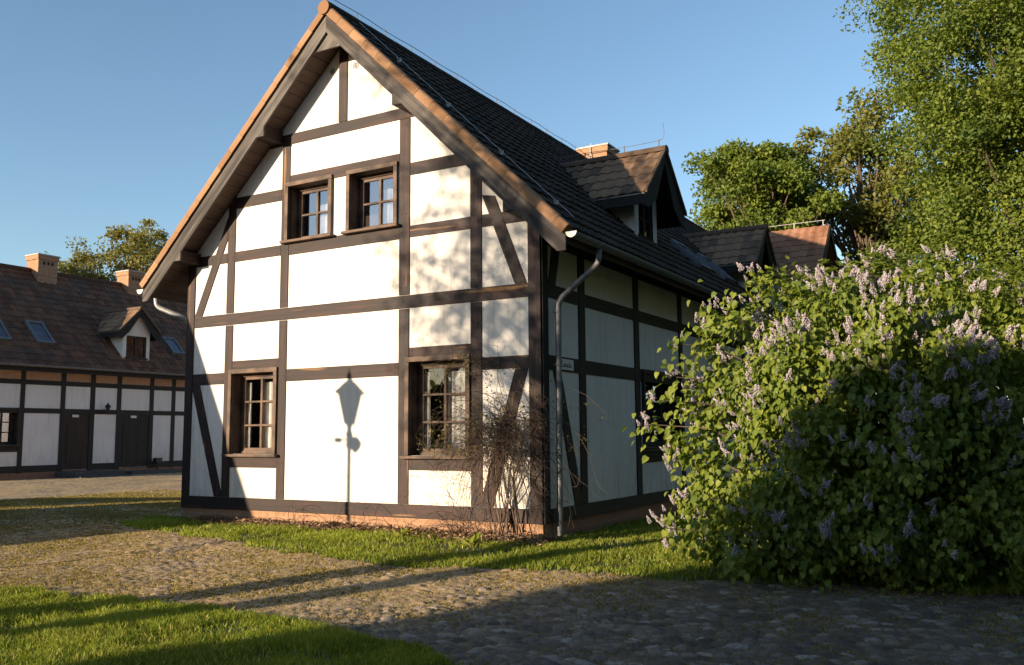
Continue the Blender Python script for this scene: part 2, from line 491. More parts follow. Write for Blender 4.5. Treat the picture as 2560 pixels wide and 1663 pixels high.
view = YAW
ang = np.concatenate([np.arange(-math.pi, -R(40), R(4)), np.arange(-R(40), R(40), .0023), np.arange(R(40), math.pi + .001, R(4))]) + view
rad = np.concatenate([[.02, .8, 1.6, 2.6, 3.6, 4.4], 5.0 * 1.0030 ** np.arange(0, 640), 34 * 1.12 ** np.arange(1, 32)])
A_, R_ = np.meshgrid(ang, rad)
gx = CAM.x + R_ * np.sin(A_); gy = CAM.y + R_ * np.cos(A_)
def cobbles(x, y):
    """height, random id, gap of fieldstones laid in wandering rows"""
    S = .128
    u = x / S + .35 * (vnoise(x, y, .6, 21) - .5); v = y / (S * .86) + .35 * (vnoise(x, y, .6, 22) - .5)
    ui = np.floor(u).astype(np.int64); vi = np.floor(v).astype(np.int64)
    f1 = np.full(x.shape, 9.); f2 = f1.copy(); idr = np.zeros(x.shape); big = np.zeros(x.shape); ox = np.zeros(x.shape); oy = np.zeros(x.shape)
    for di in (-1, 0, 1):
        for dj in (-1, 0, 1):
            a = ui + di; b = vi + dj
            cx = a + .5 + (hash01(a, b, 1) - .5) * .85 + .5 * (b & 1) - .25; cy = b + .5 + (hash01(a, b, 2) - .5) * .8
            w = .72 + .56 * hash01(a, b, 4)
            d = np.sqrt((u - cx) ** 2 + (v - cy) ** 2) / w
            near = d < f1
            f2 = np.where(near, f1, np.minimum(f2, d)); f1 = np.where(near, d, f1)
            idr = np.where(near, hash01(a, b, 9), idr); big = np.where(near, hash01(a, b, 10), big)
            ox = np.where(near, u - cx, ox); oy = np.where(near, v - cy, oy)
    e = f2 - f1
    dome = sm(e / .50)
    h = dome * (.55 + .45 * big) + dome * ((idr - .5) * ox * .5 + (big - .5) * oy * .5)
    return h, idr, 1 - sm(e / .27)
hh, sid, gap = cobbles(gx, gy)
fade = 1 - sm((R_ - 16) / 14)
gr = grassy(gx, gy)
bumpy = (vnoise(gx, gy, 9, 31) - .5) * .010 + (vnoise(gx, gy, 24, 32) - .5) * .010
gz = gz0(gx, gy) + np.where(gr, .012 + bumpy, np.maximum(hh * .028 * (.55 + .75 * vnoise(gx, gy, .8, 33)), .006 + .012 * vnoise(gx, gy, 3.1, 34)) * np.maximum(fade, .15) + bumpy * 1.3)
gz = np.where(R_ > 60, gz0(gx, gy) - .0, gz)
nr, na = gx.shape
idx = np.arange(nr * na).reshape(nr, na)
fc = np.stack([idx[:-1, :-1], idx[:-1, 1:], idx[1:, 1:], idx[1:, :-1]], -1).reshape(-1, 4)
def ground_mat():
    m, nt, b = new_mat('cobbled_yard')
    at = lambda n: N(nt, 'ShaderNodeAttribute', attribute_name=n).outputs['Fac']
    r = ramp(nt, [(0, (.085, .070, .058)), (.45, (.175, .140, .112)), (.85, (.265, .215, .170)), (1, (.40, .35, .30))])
    nt.links.new(at('stone'), r.inputs['Fac'])
    f = noise(nt, coords(nt), 26, 6, .75)
    rr = ramp(nt, [(.25, (.62, .62, .62)), (.75, (1.25, 1.25, 1.25))]); nt.links.new(f, rr.inputs['Fac'])
    stone = mixrgb(nt, 1.0, r.outputs['Color'], rr.outputs['Color'], 'MULTIPLY')
    fs = noise(nt, coords(nt), 5.5, 7, .78)
    soil = ramp(nt, [(.30, (.20, .135, .08)), (.43, (.62, .40, .20)), (.56, (.58, .41, .16)), (.70, (.36, .30, .08))])
    nt.links.new(fs, soil.inputs['Fac'])
    f4 = noise(nt, coords(nt), 1.1, 4, .6)
    cover = N(nt, 'ShaderNodeMath', operation='MULTIPLY_ADD', use_clamp=True)   # soil creeping over the stones
    nt.links.new(f4, cover.inputs[0]); cover.inputs[1].default_value = 2.6; cover.inputs[2].default_value = -.75
    sep = N(nt, 'ShaderNodeMath', operation='MULTIPLY'); nt.links.new(cover.outputs[0], sep.inputs[0]); nt.links.new(at('sandy_sunlit'), sep.inputs[1]); cover = sep
    mxx = N(nt, 'ShaderNodeMath', operation='MAXIMUM'); nt.links.new(at('gap'), mxx.inputs[0])
    sc = N(nt, 'ShaderNodeMath', operation='MULTIPLY'); nt.links.new(cover.outputs[0], sc.inputs[0]); sc.inputs[1].default_value = .74
    nt.links.new(sc.outputs[0], mxx.inputs[1])
    soilc = mixrgb(nt, at('sandy_sunlit'), (.055, .052, .032), soil.outputs['Color'])
    c = mixrgb(nt, mxx.outputs[0], stone, soilc)
    turf = ramp(nt, [(.3, (.035, .040, .012)), (.7, (.075, .085, .022))]); nt.links.new(fs, turf.inputs['Fac'])
    c = mixrgb(nt, at('turf'), c, turf.outputs['Color'])
    nt.links.new(c, b.inputs['Base Color']); b.inputs['Roughness'].default_value = .88
    bump(nt, b, noise(nt, coords(nt), 34, 5, .75), .9, .03)
    return m
M['ground'] = ground_mat()
g = np_mesh('ground', np.stack([gx, gy, gz], -1).reshape(-1, 3), fc[:, ::-1], M['ground'], None, True)
for nme, arr in (('stone', sid), ('gap', gap), ('turf', gr.astype(float)), ('sandy_sunlit', .12 + .88 * sm((2.6 + .35 * (gy + 5) - gx) / 3.0))):  # sand cover, with the tan of the sunlit yard put into its tone
    a = g.data.attributes.new(nme, 'FLOAT', 'POINT'); a.data.foreach_set('value', arr.astype(np.float32).ravel())
tag(g, 'cobbled courtyard ground with worn fieldstones and mossy gaps', 'ground', kind='structure')

# grass blades
def in_view(x, y, margin=R(34.5)):
    d = np.arctan2(x - CAM.x, y - CAM.y) - YAW
    return np.abs(d) < margin
def blades(name, poly, n, hmin, hmax, mat, label, box, edge_keep=1.0, wid=.0045):
    x = rng.uniform(box[0], box[1], n); y = rng.uniform(box[2], box[3], n)
    a, b = wob(x, y)
    k = inside(poly, a, b) & in_view(x, y) & ~((x > -7.25) & (x < .05) & (y > -.03))
    # thin patches
    k &= rng.random(n) < np.clip(1.5 * vnoise(x, y, 1.7, 41) + .9 * (vnoise(x, y, 6, 46) - .5), .10, 1)
    x, y = x[k], y[k]; n = len(x)
    tall = vnoise(x, y, 1.3, 42) * .5 + vnoise(x, y, 5, 43) * .5 + .5 * (rng.random(n) < .02)
    h = hmin + (hmax - hmin) * np.clip(tall + rng.normal(0, .22, n), 0, 1.15)
    th = rng.uniform(0, 2 * math.pi, n); lean = rng.uniform(.1, .75, n) * h
    z = gz0(x, y) + .005
    w = wid * rng.uniform(.7, 1.5, n) * (1 + .06 * np.hypot(x - CAM.x, y - CAM.y))
    ph = rng.uniform(0, 2 * math.pi, n)
    wx, wy = np.cos(ph) * w, np.sin(ph) * w
    dx, dy = np.cos(th) * lean, np.sin(th) * lean
    V = np.stack([np.stack([x - wx, y - wy, z], -1), np.stack([x + wx, y + wy, z], -1),
                  np.stack([x + dx * .4 + wx * .8, y + dy * .4 + wy * .8, z + h * .6], -1),
                  np.stack([x + dx * .4 - wx * .8, y + dy * .4 - wy * .8, z + h * .6], -1),
                  np.stack([x + dx, y + dy, z + h * .97], -1)], 1)
    i = np.arange(n)[:, None] * 5
    f = np.concatenate([i + np.array([[0, 1, 2, 3]]), i + np.array([[3, 2, 4, 4]])])
    # second face as a triangle squeezed into a quad is invalid; use separate tri list
    t = np.clip(rng.normal(.36, .16, n) + .5 * (vnoise(x, y, 2.1, 44) - .5), 0, .68)
    t = np.where(rng.random(n) < .05 + .16 * vnoise(x, y, 1.1, 45) ** 2, rng.uniform(.8, 1, n), t)
    me_f = np.concatenate([i + np.array([[0, 1, 2]]), i + np.array([[0, 2, 3]]), i + np.array([[3, 2, 4]])])
    o = np_mesh(name, V.reshape(-1, 3), me_f, mat, np.repeat(t, 5))
    return tag(o, label, 'grass', kind='stuff')
blades('lawn_grass', POLY_A, 480000, .015, .085, M['grass'], 'green grass patch in the near left corner of the yard', (-5.6, 3.4, -8.5, -4.6), wid=.0028)
blades('verge_grass', POLY_B, 480000, .018, .082, M['grass'], 'bright green grass strip along the foot of the gable wall', (-8.3, 9, -3.2, 4.0), wid=.0032)

# moss and short dry grass in the joints of the paving
n = 1300000
x = rng.uniform(-14, 6, n); y = rng.uniform(-7.5, 5, n)
dd = np.hypot(x - CAM.x, y - CAM.y)
k = in_view(x, y) & ~grassy(x, y) & ~((x > -7.3) & (x < .1) & (y > -.1))
x, y = x[k], y[k]
_, _, gp = cobbles(x, y)
sandy_sunlit = .10 + .90 * sm((2.6 + .35 * (y + 5) - x) / 3.0)
k = (rng.random(len(x)) < sandy_sunlit) & (gp > .45) & (rng.random(len(x)) < np.clip(2.6 * (vnoise(x, y, .9, 51) - .22), .03, .9)) | (rng.random(len(x)) < .55 * vnoise(x, y, 1.6, 52) ** 2)
x, y = x[k], y[k]; n = len(x)
th = rng.uniform(0, 2 * math.pi, n)
along = np.stack([np.cos(th) * .7, np.sin(th) * .7, rng.uniform(.5, 1.8, n)], -1)
o = leaves('dry_moss', np.stack([x, y, gz0(x, y) + .006], -1), along, np.stack([np.sin(th), -np.cos(th), .2 * np.ones(n)], -1), rng.uniform(.009, .021, n) * (1 + .03 * np.hypot(x - CAM.x, y - CAM.y)), M['dry_grass'], np.clip(rng.normal(.5, .25, n), 0, 1), RHOMB_V, RHOMB_F)
tag(o, 'dry moss and stubble between the cobblestones', 'moss', kind='stuff')

# dead leaves along the wall foot
n = 12000
x = rng.uniform(-6.6, .3, n); y = -.05 - np.abs(rng.normal(0, .17, n)) * (1 + .8 * sm((x + 2.6) / 2)) - .0
k = (rng.random(n) < np.clip(.25 + .9 * vnoise(x, y, 1.4, 61) + .3 * sm((x + 2.4) / 1.5), 0, 1))
x, y = x[k], y[k]; n = len(x)
th = rng.uniform(0, 2 * math.pi, n)
hz = np.abs(rng.normal(0, .034, n)) + .02
along = np.stack([np.cos(th), np.sin(th), rng.normal(0, .5, n)], -1)
nor = np.stack([rng.normal(0, .6, n), rng.normal(-.3, .6, n), np.ones(n)], -1)
o = leaves('leaf_litter', np.stack([x, y, gz0(x, y) + hz], -1), along, nor, rng.uniform(.025, .065, n), M['litter'], rng.random(n) ** 1.4, RHOMB_V * np.array([1.0, 1, 2.4]), RHOMB_F)
tag(o, 'brown dead leaves heaped along the foot of the gable wall', 'leaf litter', kind='stuff')

# ------------------------------------------------------------------ main house
XR, ZR, SL = -3.62, 8.50, .975                                     # ridge x, ridge z, slope
def zroof(x): return ZR - SL * abs(x - XR)
HL = 24.0                                                           # length
XW = -7.216
house = empty('half_timbered_house', (XR, 0, 0), 'white half-timbered house with steep gable facing the yard, nearest of the two', 'house')

def tile_slope(name, org, adir, ddir, width, length, mat, parent, course=.33, wave=.235, amp=.013, step=.026, res=5, clip=None):
    """a pitched tiled plane: org = top corner, adir = along the ridge, ddir = down the slope; wavy tiles in overlapping courses"""
    adir = np.array(adir, float); ddir = np.array(ddir, float)
    nor = np.cross(adir, ddir); nor /= np.linalg.norm(nor)
    if nor[2] < 0: nor = -nor
    nc = max(1, int(round(length / course))); c = length / nc
    nw = max(2, int(round(width / wave * res)))
    a = np.linspace(0, width, nw + 1)
    col = np.floor(a / wave + .25).astype(int)
    V = []; T = []; F = []
    off = 0
    for i in range(nc):
        jit = (hash01(col, np.full_like(col, i), 77) - .5)
        w0 = np.cos(a / wave * 2 * math.pi) * amp
        for d, hgt, low in ((i * c - .012, .004, 0), ((i + 1) * c + .02, step, 1), ((i + 1) * c + .018, -.006, 1)):
            sc = (np.cos(a / wave * 2 * math.pi + 1.2) * .018) if low else 0
            p = np.array(org)[None] + a[:, None] * adir + (d + sc + (jit * .026 if low else 0))[:, None] * ddir if low else np.array(org)[None] + a[:, None] * adir + d * ddir
            p = p + (hgt + w0 + jit * .014 * low)[:, None] * nor
            V.append(p); T.append(hash01(col, np.full_like(col, i), 78))
        k = nw + 1
        for q in (0, 1):
            b = off + q * k
            ii = np.arange(nw)
            F.append(np.stack([b + ii, b + ii + 1, b + k + ii + 1, b + k + ii], -1))
        if i < nc - 1:
            ii = np.arange(nw); b = off + 2 * k
            F.append(np.stack([b + ii, b + ii + 1, b + k + ii + 1, b + k + ii], -1))
        off += 3 * k
    V = np.concatenate(V); T = np.concatenate(T); F = np.concatenate(F)
    if clip is not None:
        keep = clip(V)
        F = F[keep[F].all(1)]
    return np_mesh(name, V, F, mat, T, False, parent)

def slope_dir(s, sgn):
    h = math.hypot(1, s); return np.array([sgn / h, 0, -s / h])

# roof: tiled slopes (children), boards beneath
EAVE_R, EAVE_L = .64, -7.88
lenR = (EAVE_R - XR) * math.hypot(1, SL)
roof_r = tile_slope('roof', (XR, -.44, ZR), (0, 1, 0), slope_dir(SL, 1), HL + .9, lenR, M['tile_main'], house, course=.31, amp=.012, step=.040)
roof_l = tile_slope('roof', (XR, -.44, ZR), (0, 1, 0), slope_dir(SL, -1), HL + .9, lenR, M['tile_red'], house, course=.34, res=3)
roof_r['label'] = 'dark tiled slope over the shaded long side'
# roof deck / soffit (closed slab under the tiles)
b = MB()
tk = .34
for sgn, xe in ((1, EAVE_R - .02), (-1, EAVE_L + .02)):
    top = lambda x: zroof(x) - .03
    b.prism([(XR, top(XR)), (xe, top(xe)), (xe, top(xe) - tk + .12), (XR, top(XR) - tk - .04)], 'y', -.425, HL + .4)
b.build('soffit', [M['soffit']], house)
# ridge tiles
b = MB()
y = -.52; i = 0
while y < HL + .4:
    pts = [(XR + .13 * math.cos(t), ZR - .05 + .13 * math.sin(t)) for t in np.linspace(-.35, math.pi + .35, 9)]
    pts = [(XR + (px - XR) * (1.0 + .06 * (i % 2)), pz) for px, pz in pts]
    b.prism(pts, 'y', y, y + .37); y += .36; i += 1
b.build('ridge_tiles', M['tile_main'], house, bevel=0)
# round front end cap of the ridge
b = MB()
b.prism([(XR + .115 * math.cos(t), ZR - .045 + .115 * math.sin(t)) for t in np.linspace(0, 2 * math.pi, 20)[:-1]], 'y', -.545, -.50)
b.build('ridge_cap', M['verge'], house)
# verge tiles up both rakes
for sgn, mat_ in ((1, M['verge']), (-1, M['verge'])):
    V = []; F = []; T = []
    sd = slope_dir(SL, sgn); nr_ = np.array([SL * sgn, 0, 1]) / math.hypot(1, SL)
    seg = .355; nseg = int(lenR / seg)
    for i in range(nseg + 1):
        s0 = .10 + i * seg; s1 = min(s0 + seg - .004, lenR + .03)
        if s1 - s0 < .05: break
        lift = .005
        prof = [(-.512, -.098), (-.514, -.02), (-.508, .022), (-.485, .042), (-.44, .048), (-.37, .042), (-.33, .02), (-.33, -.02), (-.49, -.098)]
        o0 = len(V)
        for s, li in ((s0, 0), (s1, lift)):
            for py, pn in prof:
                p = np.array([XR, 0, ZR]) + sd * s + nr_ * (pn + li); p[1] = py - li * .4
                V.append(p); T.append(random.Random(i * 7 + sgn).random())
        k = len(prof)
        for j in range(k):
            F.append((o0 + j, o0 + (j + 1) % k, o0 + k + (j + 1) % k, o0 + k + j))
        for base in (0, k):
            ring = [o0 + base + j for j in range(k)]
            for j in range(1, k - 2, 2):
                F.append((ring[0], ring[j], ring[j + 1], ring[j + 2]))
    np_mesh('verge_tiles', V, F, mat_, T, False, house)
# barge boards with stepped ends over the purlins
def barge(sgn):
    X = lambda d: XR + sgn * d
    t = lambda d: 8.354 - .972 * d
    lo = lambda d: 8.064 - .986 * d
    D = 4.25
    pts = [(X(0), t(0)), (X(D), t(D)), (X(D), t(D) - .20), (X(D - .13), t(D) - .20)]
    for d0, zt, zb in ((3.285, 4.855, 4.675), (1.34, 6.76, 6.58)):
        pts += [(X(d0 + .17), zb), (X(d0), zb), (X(d0), lo(d0))]
    pts += [(X(.02), lo(.02)), (X(0), lo(0) + .01)]
    if sgn < 0: pts = pts[::-1]
    m = MB(); m.prism(pts, 'y', -.47, -.428)
    return m.build('barge_board', M['barge_r'] if sgn > 0 else M['barge_l'], house, bevel=.004)
barge(1); barge(-1)
b = MB(); b.prism([(XR - .30, 7.80), (XR + .30, 7.80), (XR + .02, 8.08), (XR - .02, 8.08)], 'y', -.424, -.39)
b.build('apex_board', M['barge_l'], house)
# purlin ends under the overhang
for sgn in (1, -1):
    for d0, z0, z1 in ((3.285, 4.67, 4.86), (1.34, 6.575, 6.80)):
        xa = XR + sgn * (d0 + .015); xb = XR + sgn * (d0 + .26)
        m = MB(); m.box(min(xa, xb), max(xa, xb), -.424, -.002, z0, z1)
        m.build('purlin', M['wood_y'], house, bevel=.005)

# gable plaster with window openings
WIN = {  # inner opening x0,x1,z0,z1
    'w1': (-4.787, -3.90, 4.855, 5.785), 'w2': (-3.452, -2.565, 4.855, 5.790),
    'w3': (-6.02, -5.035, 1.31, 2.672), 'w4': (-2.25, -1.235, 1.30, 2.698)}
b = MB()
xs = sorted({XW + .004, -.004, XR} | {w[0] for w in WIN.values()} | {w[1] for w in WIN.values()})
for x0, x1 in zip(xs[:-1], xs[1:]):
    holes = sorted((w[2], w[3]) for w in WIN.values() if w[0] < (x0 + x1) / 2 < w[1])
    z = .40
    for h0, h1 in holes:
        b.poly([(x0, 0, z), (x1, 0, z), (x1, 0, h0), (x0, 0, h0)]); z = h1
    b.poly([(x0, 0, z), (x1, 0, z), (x1, 0, zroof(x1) - .2), (x0, 0, zroof(x0) - .2)])
b.build('gable_wall', M['plaster'], house)
SWIN = (3.70, 5.56, 1.36, 2.64)
b = MB()
ys = [.004, SWIN[0], SWIN[1], HL]
for y0, y1 in zip(ys[:-1], ys[1:]):
    if y0 == SWIN[0]:
        b.poly([(0, y0, .40), (0, y1, .40), (0, y1, SWIN[2]), (0, y0, SWIN[2])]); b.poly([(0, y0, SWIN[3]), (0, y1, SWIN[3]), (0, y1, 4.9), (0, y0, 4.9)])
    else:
        b.poly([(0, y0, .40), (0, y1, .40), (0, y1, 4.9), (0, y0, 4.9)])
b.build('side_wall', M['plaster_shade'], house)
b = MB()
b.poly([(XW, 0, .3), (XW, HL, .3), (XW, HL, 4.9), (XW, 0, 4.9)][::-1])
b.poly([(XW, HL, .3), (0, HL, .3), (0, HL, 4.9), (XR, HL, ZR - .2), (XW, HL, 4.9)][::-1])
b.build('rear_wall', M['plaster_shade'], house)
# dim rooms: floor between the storeys and inner partitions keep the inside dark
b = MB()
b.box(XW + .05, -.05, .9, .95, .4, 3.4); b.box(XW + .05, -.05, .35, HL - .1, 3.42, 3.6); b.box(XR - 2.2, XR + 2.2, 1.3, 1.35, 3.7, 6.4)
b.box(XW + .05, -.05, .34, HL - .1, .25, .35)
b.box(XW + .05, -1.2, 3, 9.2, .4, 3.4)
b.build('interior', M['room'], house)
# brick plinth
b = MB()
b.box(XW + .012, -.012, .004, .25, -.25, .378)
b.build('plinth', M['brick'], house)
b = MB(); b.box(-.26, -.008, .252, HL, -.25, .378); b.build('plinth', M['brick_e'], house)

# timbers
def pegs(m, pts, y):
    for px, pz in pts:
        k = [(px + .0125 * math.cos(a), pz + .0125 * math.sin(a)) for a in np.linspace(0, 2 * math.pi, 8)[:-1]]
        m.prism(k, 'y', y - .004, y + .01, 1)
PY = -.016
def post(x0, x1, z0, z1, y=PY, ztop=None, pg=()):
    m = MB()
    if ztop is None: m.box(x0, x1, y, .05, z0, z1)
    else: m.prism([(x0, z0), (x1, z0), (x1, ztop(x1)), (x0, ztop(x0))], 'y', y, .05)
    pp = []
    for z in pg:
        xc = (x0 + x1) / 2
        pp += [(xc - .045, z + random.uniform(-.008, .008)), (xc + .045, z + random.uniform(-.008, .008))]
    pegs(m, pp, y)
    return m.build('post', [M['wood_z'], M['peg']], house, bevel=.006)
def rail(x0, x1, z0, z1, y=PY + .003, pg=True, poly=None):
    m = MB()
    if poly: m.prism(poly, 'y', y, .05)
    else: m.box(x0, x1, y, .05, z0, z1)
    if pg:
        zc = (z0 + z1) / 2
        for xx in (x0 + .055, x1 - .055): pegs(m, [(xx, zc + .045), (xx, zc - .045)], y)
    return m.build('rail', [M['wood_x'], M['peg']], house, bevel=.006)
zt = lambda x: zroof(x) - .30
post(XW, -7.03, .585, 0, y=-.022, ztop=zt, pg=(3.63,))
post(-6.234, -6.049, .585, 2.0, ztop=lambda x: 3.52, pg=(.70, 2.6, 3.42))
post(-6.231, -6.049, 3.735, 2.0, ztop=zt, pg=(3.83, 4.72, 5.1))
post(-4.965, -4.784, .585, 3.52, pg=(.70, 1.16, 2.6, 3.40))
post(-4.962, -4.784, 3.735, 6.525, pg=(3.85, 4.72, 4.92, 5.65, 6.40))
post(-2.472, -2.274, .585, 3.52, pg=(.70, 1.17, 2.82, 3.40))
post(-2.472, -2.270, 3.735, 6.525, pg=(3.85, 4.71, 5.0, 5.7, 6.42))
post(-1.164, -.97, .585, 3.52, pg=(.70, 1.17, 2.62, 2.82))
post(-1.164, -.967, 3.735, 0, ztop=zt, pg=(3.85, 4.71, 5.15, 5.32))
post(-.197, .0, .585, 0, y=-.022, ztop=zt, pg=(2.62, 3.63))
post(-3.735, -3.548, 6.72, 0, ztop=zt, pg=(6.80,))
rail(XW, .0, .382, .582, y=-.024, pg=False)
rail(-7.027, -.20, 3.527, 3.728, pg=True)
rail(-5.35, -1.90, 6.53, 6.714)
rail(-4.781, -2.475, 5.79, 5.985)
rail(-4.781, -2.475, 4.616, 4.825)
rail(-2.267, -1.167, 5.602, 5.800)
rail(-2.267, -1.167, 4.620, 4.805)
rail(-.964, -.02, 4.620, 4.805)
rail(-6.2, -4.968, 5.577, 5.777)
rail(-6.046, -4.968, 4.630, 4.810)
rail(-7.2, -6.237, 4.630, 4.810, pg=False)
rail(-4.781, -2.475, 2.500, 2.702)
rail(-.967, -.20, 2.527, 2.706)
rail(-7.027, -6.237, 2.504, 2.702)
rail(-6.046, -4.968, 2.745, 2.895)
rail(-6.046, -4.968, 1.083, 1.245)
rail(-2.271, -1.167, 2.735, 2.920)
rail(-2.271, -1.167, 1.083, 1.255)
def brace(p, y=PY - .002, pg=()):
    m = MB(); m.prism(p, 'y', y, .05); pegs(m, pg, y)
    return m.build('brace', [M['wood_br'], M['peg']], house, bevel=.005)
brace([(-7.020, 3.733), (-6.832, 3.733), (-6.238, 5.06), (-6.238, 5.46)], pg=[(-6.96, 3.80), (-6.83, 3.83), (-6.62, 4.73), (-6.50, 4.73)])
brace([(-.415, 3.733), (-.222, 3.733), (-.74, 5.06), (-.96, 5.10)], pg=[(-.40, 3.83), (-.28, 3.83), (-.78, 4.71)])
brace([(-6.405, .586), (-6.24, .586), (-6.24, .66), (-6.838, 2.500), (-7.026, 2.500), (-7.026, 2.44)])
brace([(-1.02, .586), (-.80, .586), (-.212, 2.523), (-.42, 2.523)], pg=[(-.36, 2.42), (-.30, 2.36)])

# side wall timbers
def sbox(name, y0, y1, z0, z1, x=.02, mat='dwood_y'):
    m = MB(); m.box(-.05, x, y0, y1, z0, z1); return m.build(name, M[mat], house, bevel=.005)
posts_y = [(.012, .176), (1.165, 1.381), (3.331, 3.546), (5.56, 5.76), (7.75, 7.95), (9.9, 10.1), (12.1, 12.3), (14.3, 14.5), (16.5, 16.7), (18.7, 18.9), (20.9, 21.1)]
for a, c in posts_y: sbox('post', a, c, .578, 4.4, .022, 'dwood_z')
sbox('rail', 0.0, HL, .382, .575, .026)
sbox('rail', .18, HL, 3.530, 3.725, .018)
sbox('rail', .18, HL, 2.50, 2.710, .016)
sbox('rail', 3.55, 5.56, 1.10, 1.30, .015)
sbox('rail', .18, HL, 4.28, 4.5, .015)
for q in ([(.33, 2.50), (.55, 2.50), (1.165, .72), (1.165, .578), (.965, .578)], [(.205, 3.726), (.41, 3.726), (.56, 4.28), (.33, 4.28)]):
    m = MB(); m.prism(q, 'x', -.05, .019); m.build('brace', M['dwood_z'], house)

# windows on the gable
def window(parent, name, x0, x1, z0, z1, frame_w, rows, mats, gl, depth=.2, sill_h=.045, axis='y', base=0.0, curtain='right', cols=2, top_only=0.0):
    """framed opening; local (u,z,d): u along the wall, d into the wall"""
    cas, gmat = mats
    if axis == 'y':
        def B(m, u0, u1, d0, d1, za, zb, mi=0): m.box(u0, u1, base + d0, base + d1, za, zb, mi)
    else:
        def B(m, u0, u1, d0, d1, za, zb, mi=0): m.box(base - d1, base - d0, u0, u1, za, zb, mi)
    m = MB(); f = frame_w; p = .055
    B(m, x0 - f, x1 + f, -p, .0, z1, z1 + f)                       # head
    B(m, x0 - f, x0, -p, .0, z0, z1 - .002); B(m, x1, x1 + f, -p, .0, z0, z1 - .002)
    t = .03                                                        # reveal lining
    B(m, x0 - t, x0, .001, depth + .06, z0, z1); B(m, x1, x1 + t, .001, depth + .06, z0, z1)
    B(m, x0 - t, x1 + t, .001, depth + .06, z1 + .001, z1 + t); B(m, x0 - t, x1 + t, .001, depth + .06, z0 - t, z0 - .001)
    w = m.build(name, cas, parent, bevel=.004)
    m = MB(); B(m, x0 - f - .045, x1 + f + .05, -.115, .0, z0 - sill_h, z0 - .002); m.build('sill', cas, w, bevel=.006)
    # sash
    m = MB(); s0, s1, q0, q1 = x0 + .055, x1 - .055, z0 + .05, z1 - .045
    B(m, x0 + .002, s0 + .001, depth, depth + .055, z0, z1); B(m, s1 - .001, x1 - .002, depth, depth + .055, z0, z1)
    B(m, s0, s1, depth - .028, depth + .055, z1 - .05, z1 - .004); B(m, s0 - .05, s1 + .05, depth - .045, depth - .03, z1 - .045, z1 - .01)
    B(m, s0, s1, depth - .028, depth + .055, z0 + .004, z0 + .06)
    B(m, s0 - .05, s1 + .05, depth - .05, depth - .03, z0 + .004, z0 + .035)
    st = .05
    B(m, s0, s0 + st, depth - .014, depth + .04, q0, q1); B(m, s1 - st, s1, depth - .014, depth + .04, q0, q1)
    B(m, s0 + st, s1 - st, depth - .014, depth + .04, q1 - .05, q1); B(m, s0 + st, s1 - st, depth - .014, depth + .04, q0, q0 + .05)
    for c in range(1, cols):
        uc = s0 + (s1 - s0) * c / cols; B(m, uc - .022, uc + .022, depth - .02, depth + .036, q0 + .05, q1 - .05)
    for r in range(1, rows):
        zc = q0 + .03 + (q1 - q0 - .06) * r / rows; B(m, s0 + st, s1 - st, depth - .017, depth + .034, zc - .016, zc + .016)
    m.build('sash', cas, w, bevel=.003)
    m = MB(); B(m, s0 + .02, s1 - .02, depth + .008, depth + .014, q0 + .02, q1 - .02); m.build('pane', gmat, w)
    # curtain: pleated sheet
    if curtain:
        spans = {'right': [(s0 + (s1 - s0) * .42, s1 - .02)], 'both': [(s0 + .0, s0 + (s1 - s0) * .13), (s0 + (s1 - s0) * .46, s1)]}[curtain]
        V = []; F = []
        for u0, u1 in spans:
            nu = 34; o0 = len(V); ph = random.uniform(0, 6)
            for j, zz in enumerate((q0 - .02, (q0 + q1) / 2, q1 - .10 - top_only)):
                for i in range(nu + 1):
                    u = u0 + (u1 - u0) * i / nu
                    d = depth + .075 + .020 * math.sin(i / nu * 26 + ph + .3 * j) + .008 * math.sin(i * 1.7 + j)
                    V.append((u, base + d, zz) if axis == 'y' else (base - d, u, zz))
            for j in range(2):
                for i in range(nu):
                    a = o0 + j * (nu + 1) + i; F.append((a, a + 1, a + nu + 2, a + nu + 1))
        np_mesh('curtain', V, F, M['curtain'], None, True, w)
    return w
cm = (M['casing'], M['glass']); cmr = (M['casing'], M['glass_refl'])
window(house, 'window', *WIN['w1'], .07, 2, cmr, None, curtain='right', top_only=.16)
window(house, 'window', *WIN['w2'], .07, 2, cmr, None, curtain='right', top_only=.10)
window(house, 'window', *WIN['w3'], .074, 3, cm, None, curtain='both')
window(house, 'window', *WIN['w4'], .074, 3, cm, None, curtain='both')
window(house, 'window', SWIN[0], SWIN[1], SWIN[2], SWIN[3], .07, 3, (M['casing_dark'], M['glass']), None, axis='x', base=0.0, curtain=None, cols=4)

# round vents in the gable peak
for vx in (-3.874, -3.391):
    m = MB(); ring = [(vx + .062 * math.cos(a), 7.622 + .062 * math.sin(a)) for a in np.linspace(0, 2 * math.pi, 17)[:-1]]
    m.prism(ring, 'y', -.012, .01)
    for kx in (-.028, 0, .028):
        for kz in (-.028, 0, .028):
            m.box(vx + kx - .008, vx + kx + .008, -.0145, -.0125, 7.622 + kz - .008, 7.622 + kz + .008, 1)
    m.build('vent', [M['cement'], M['peg']], house)

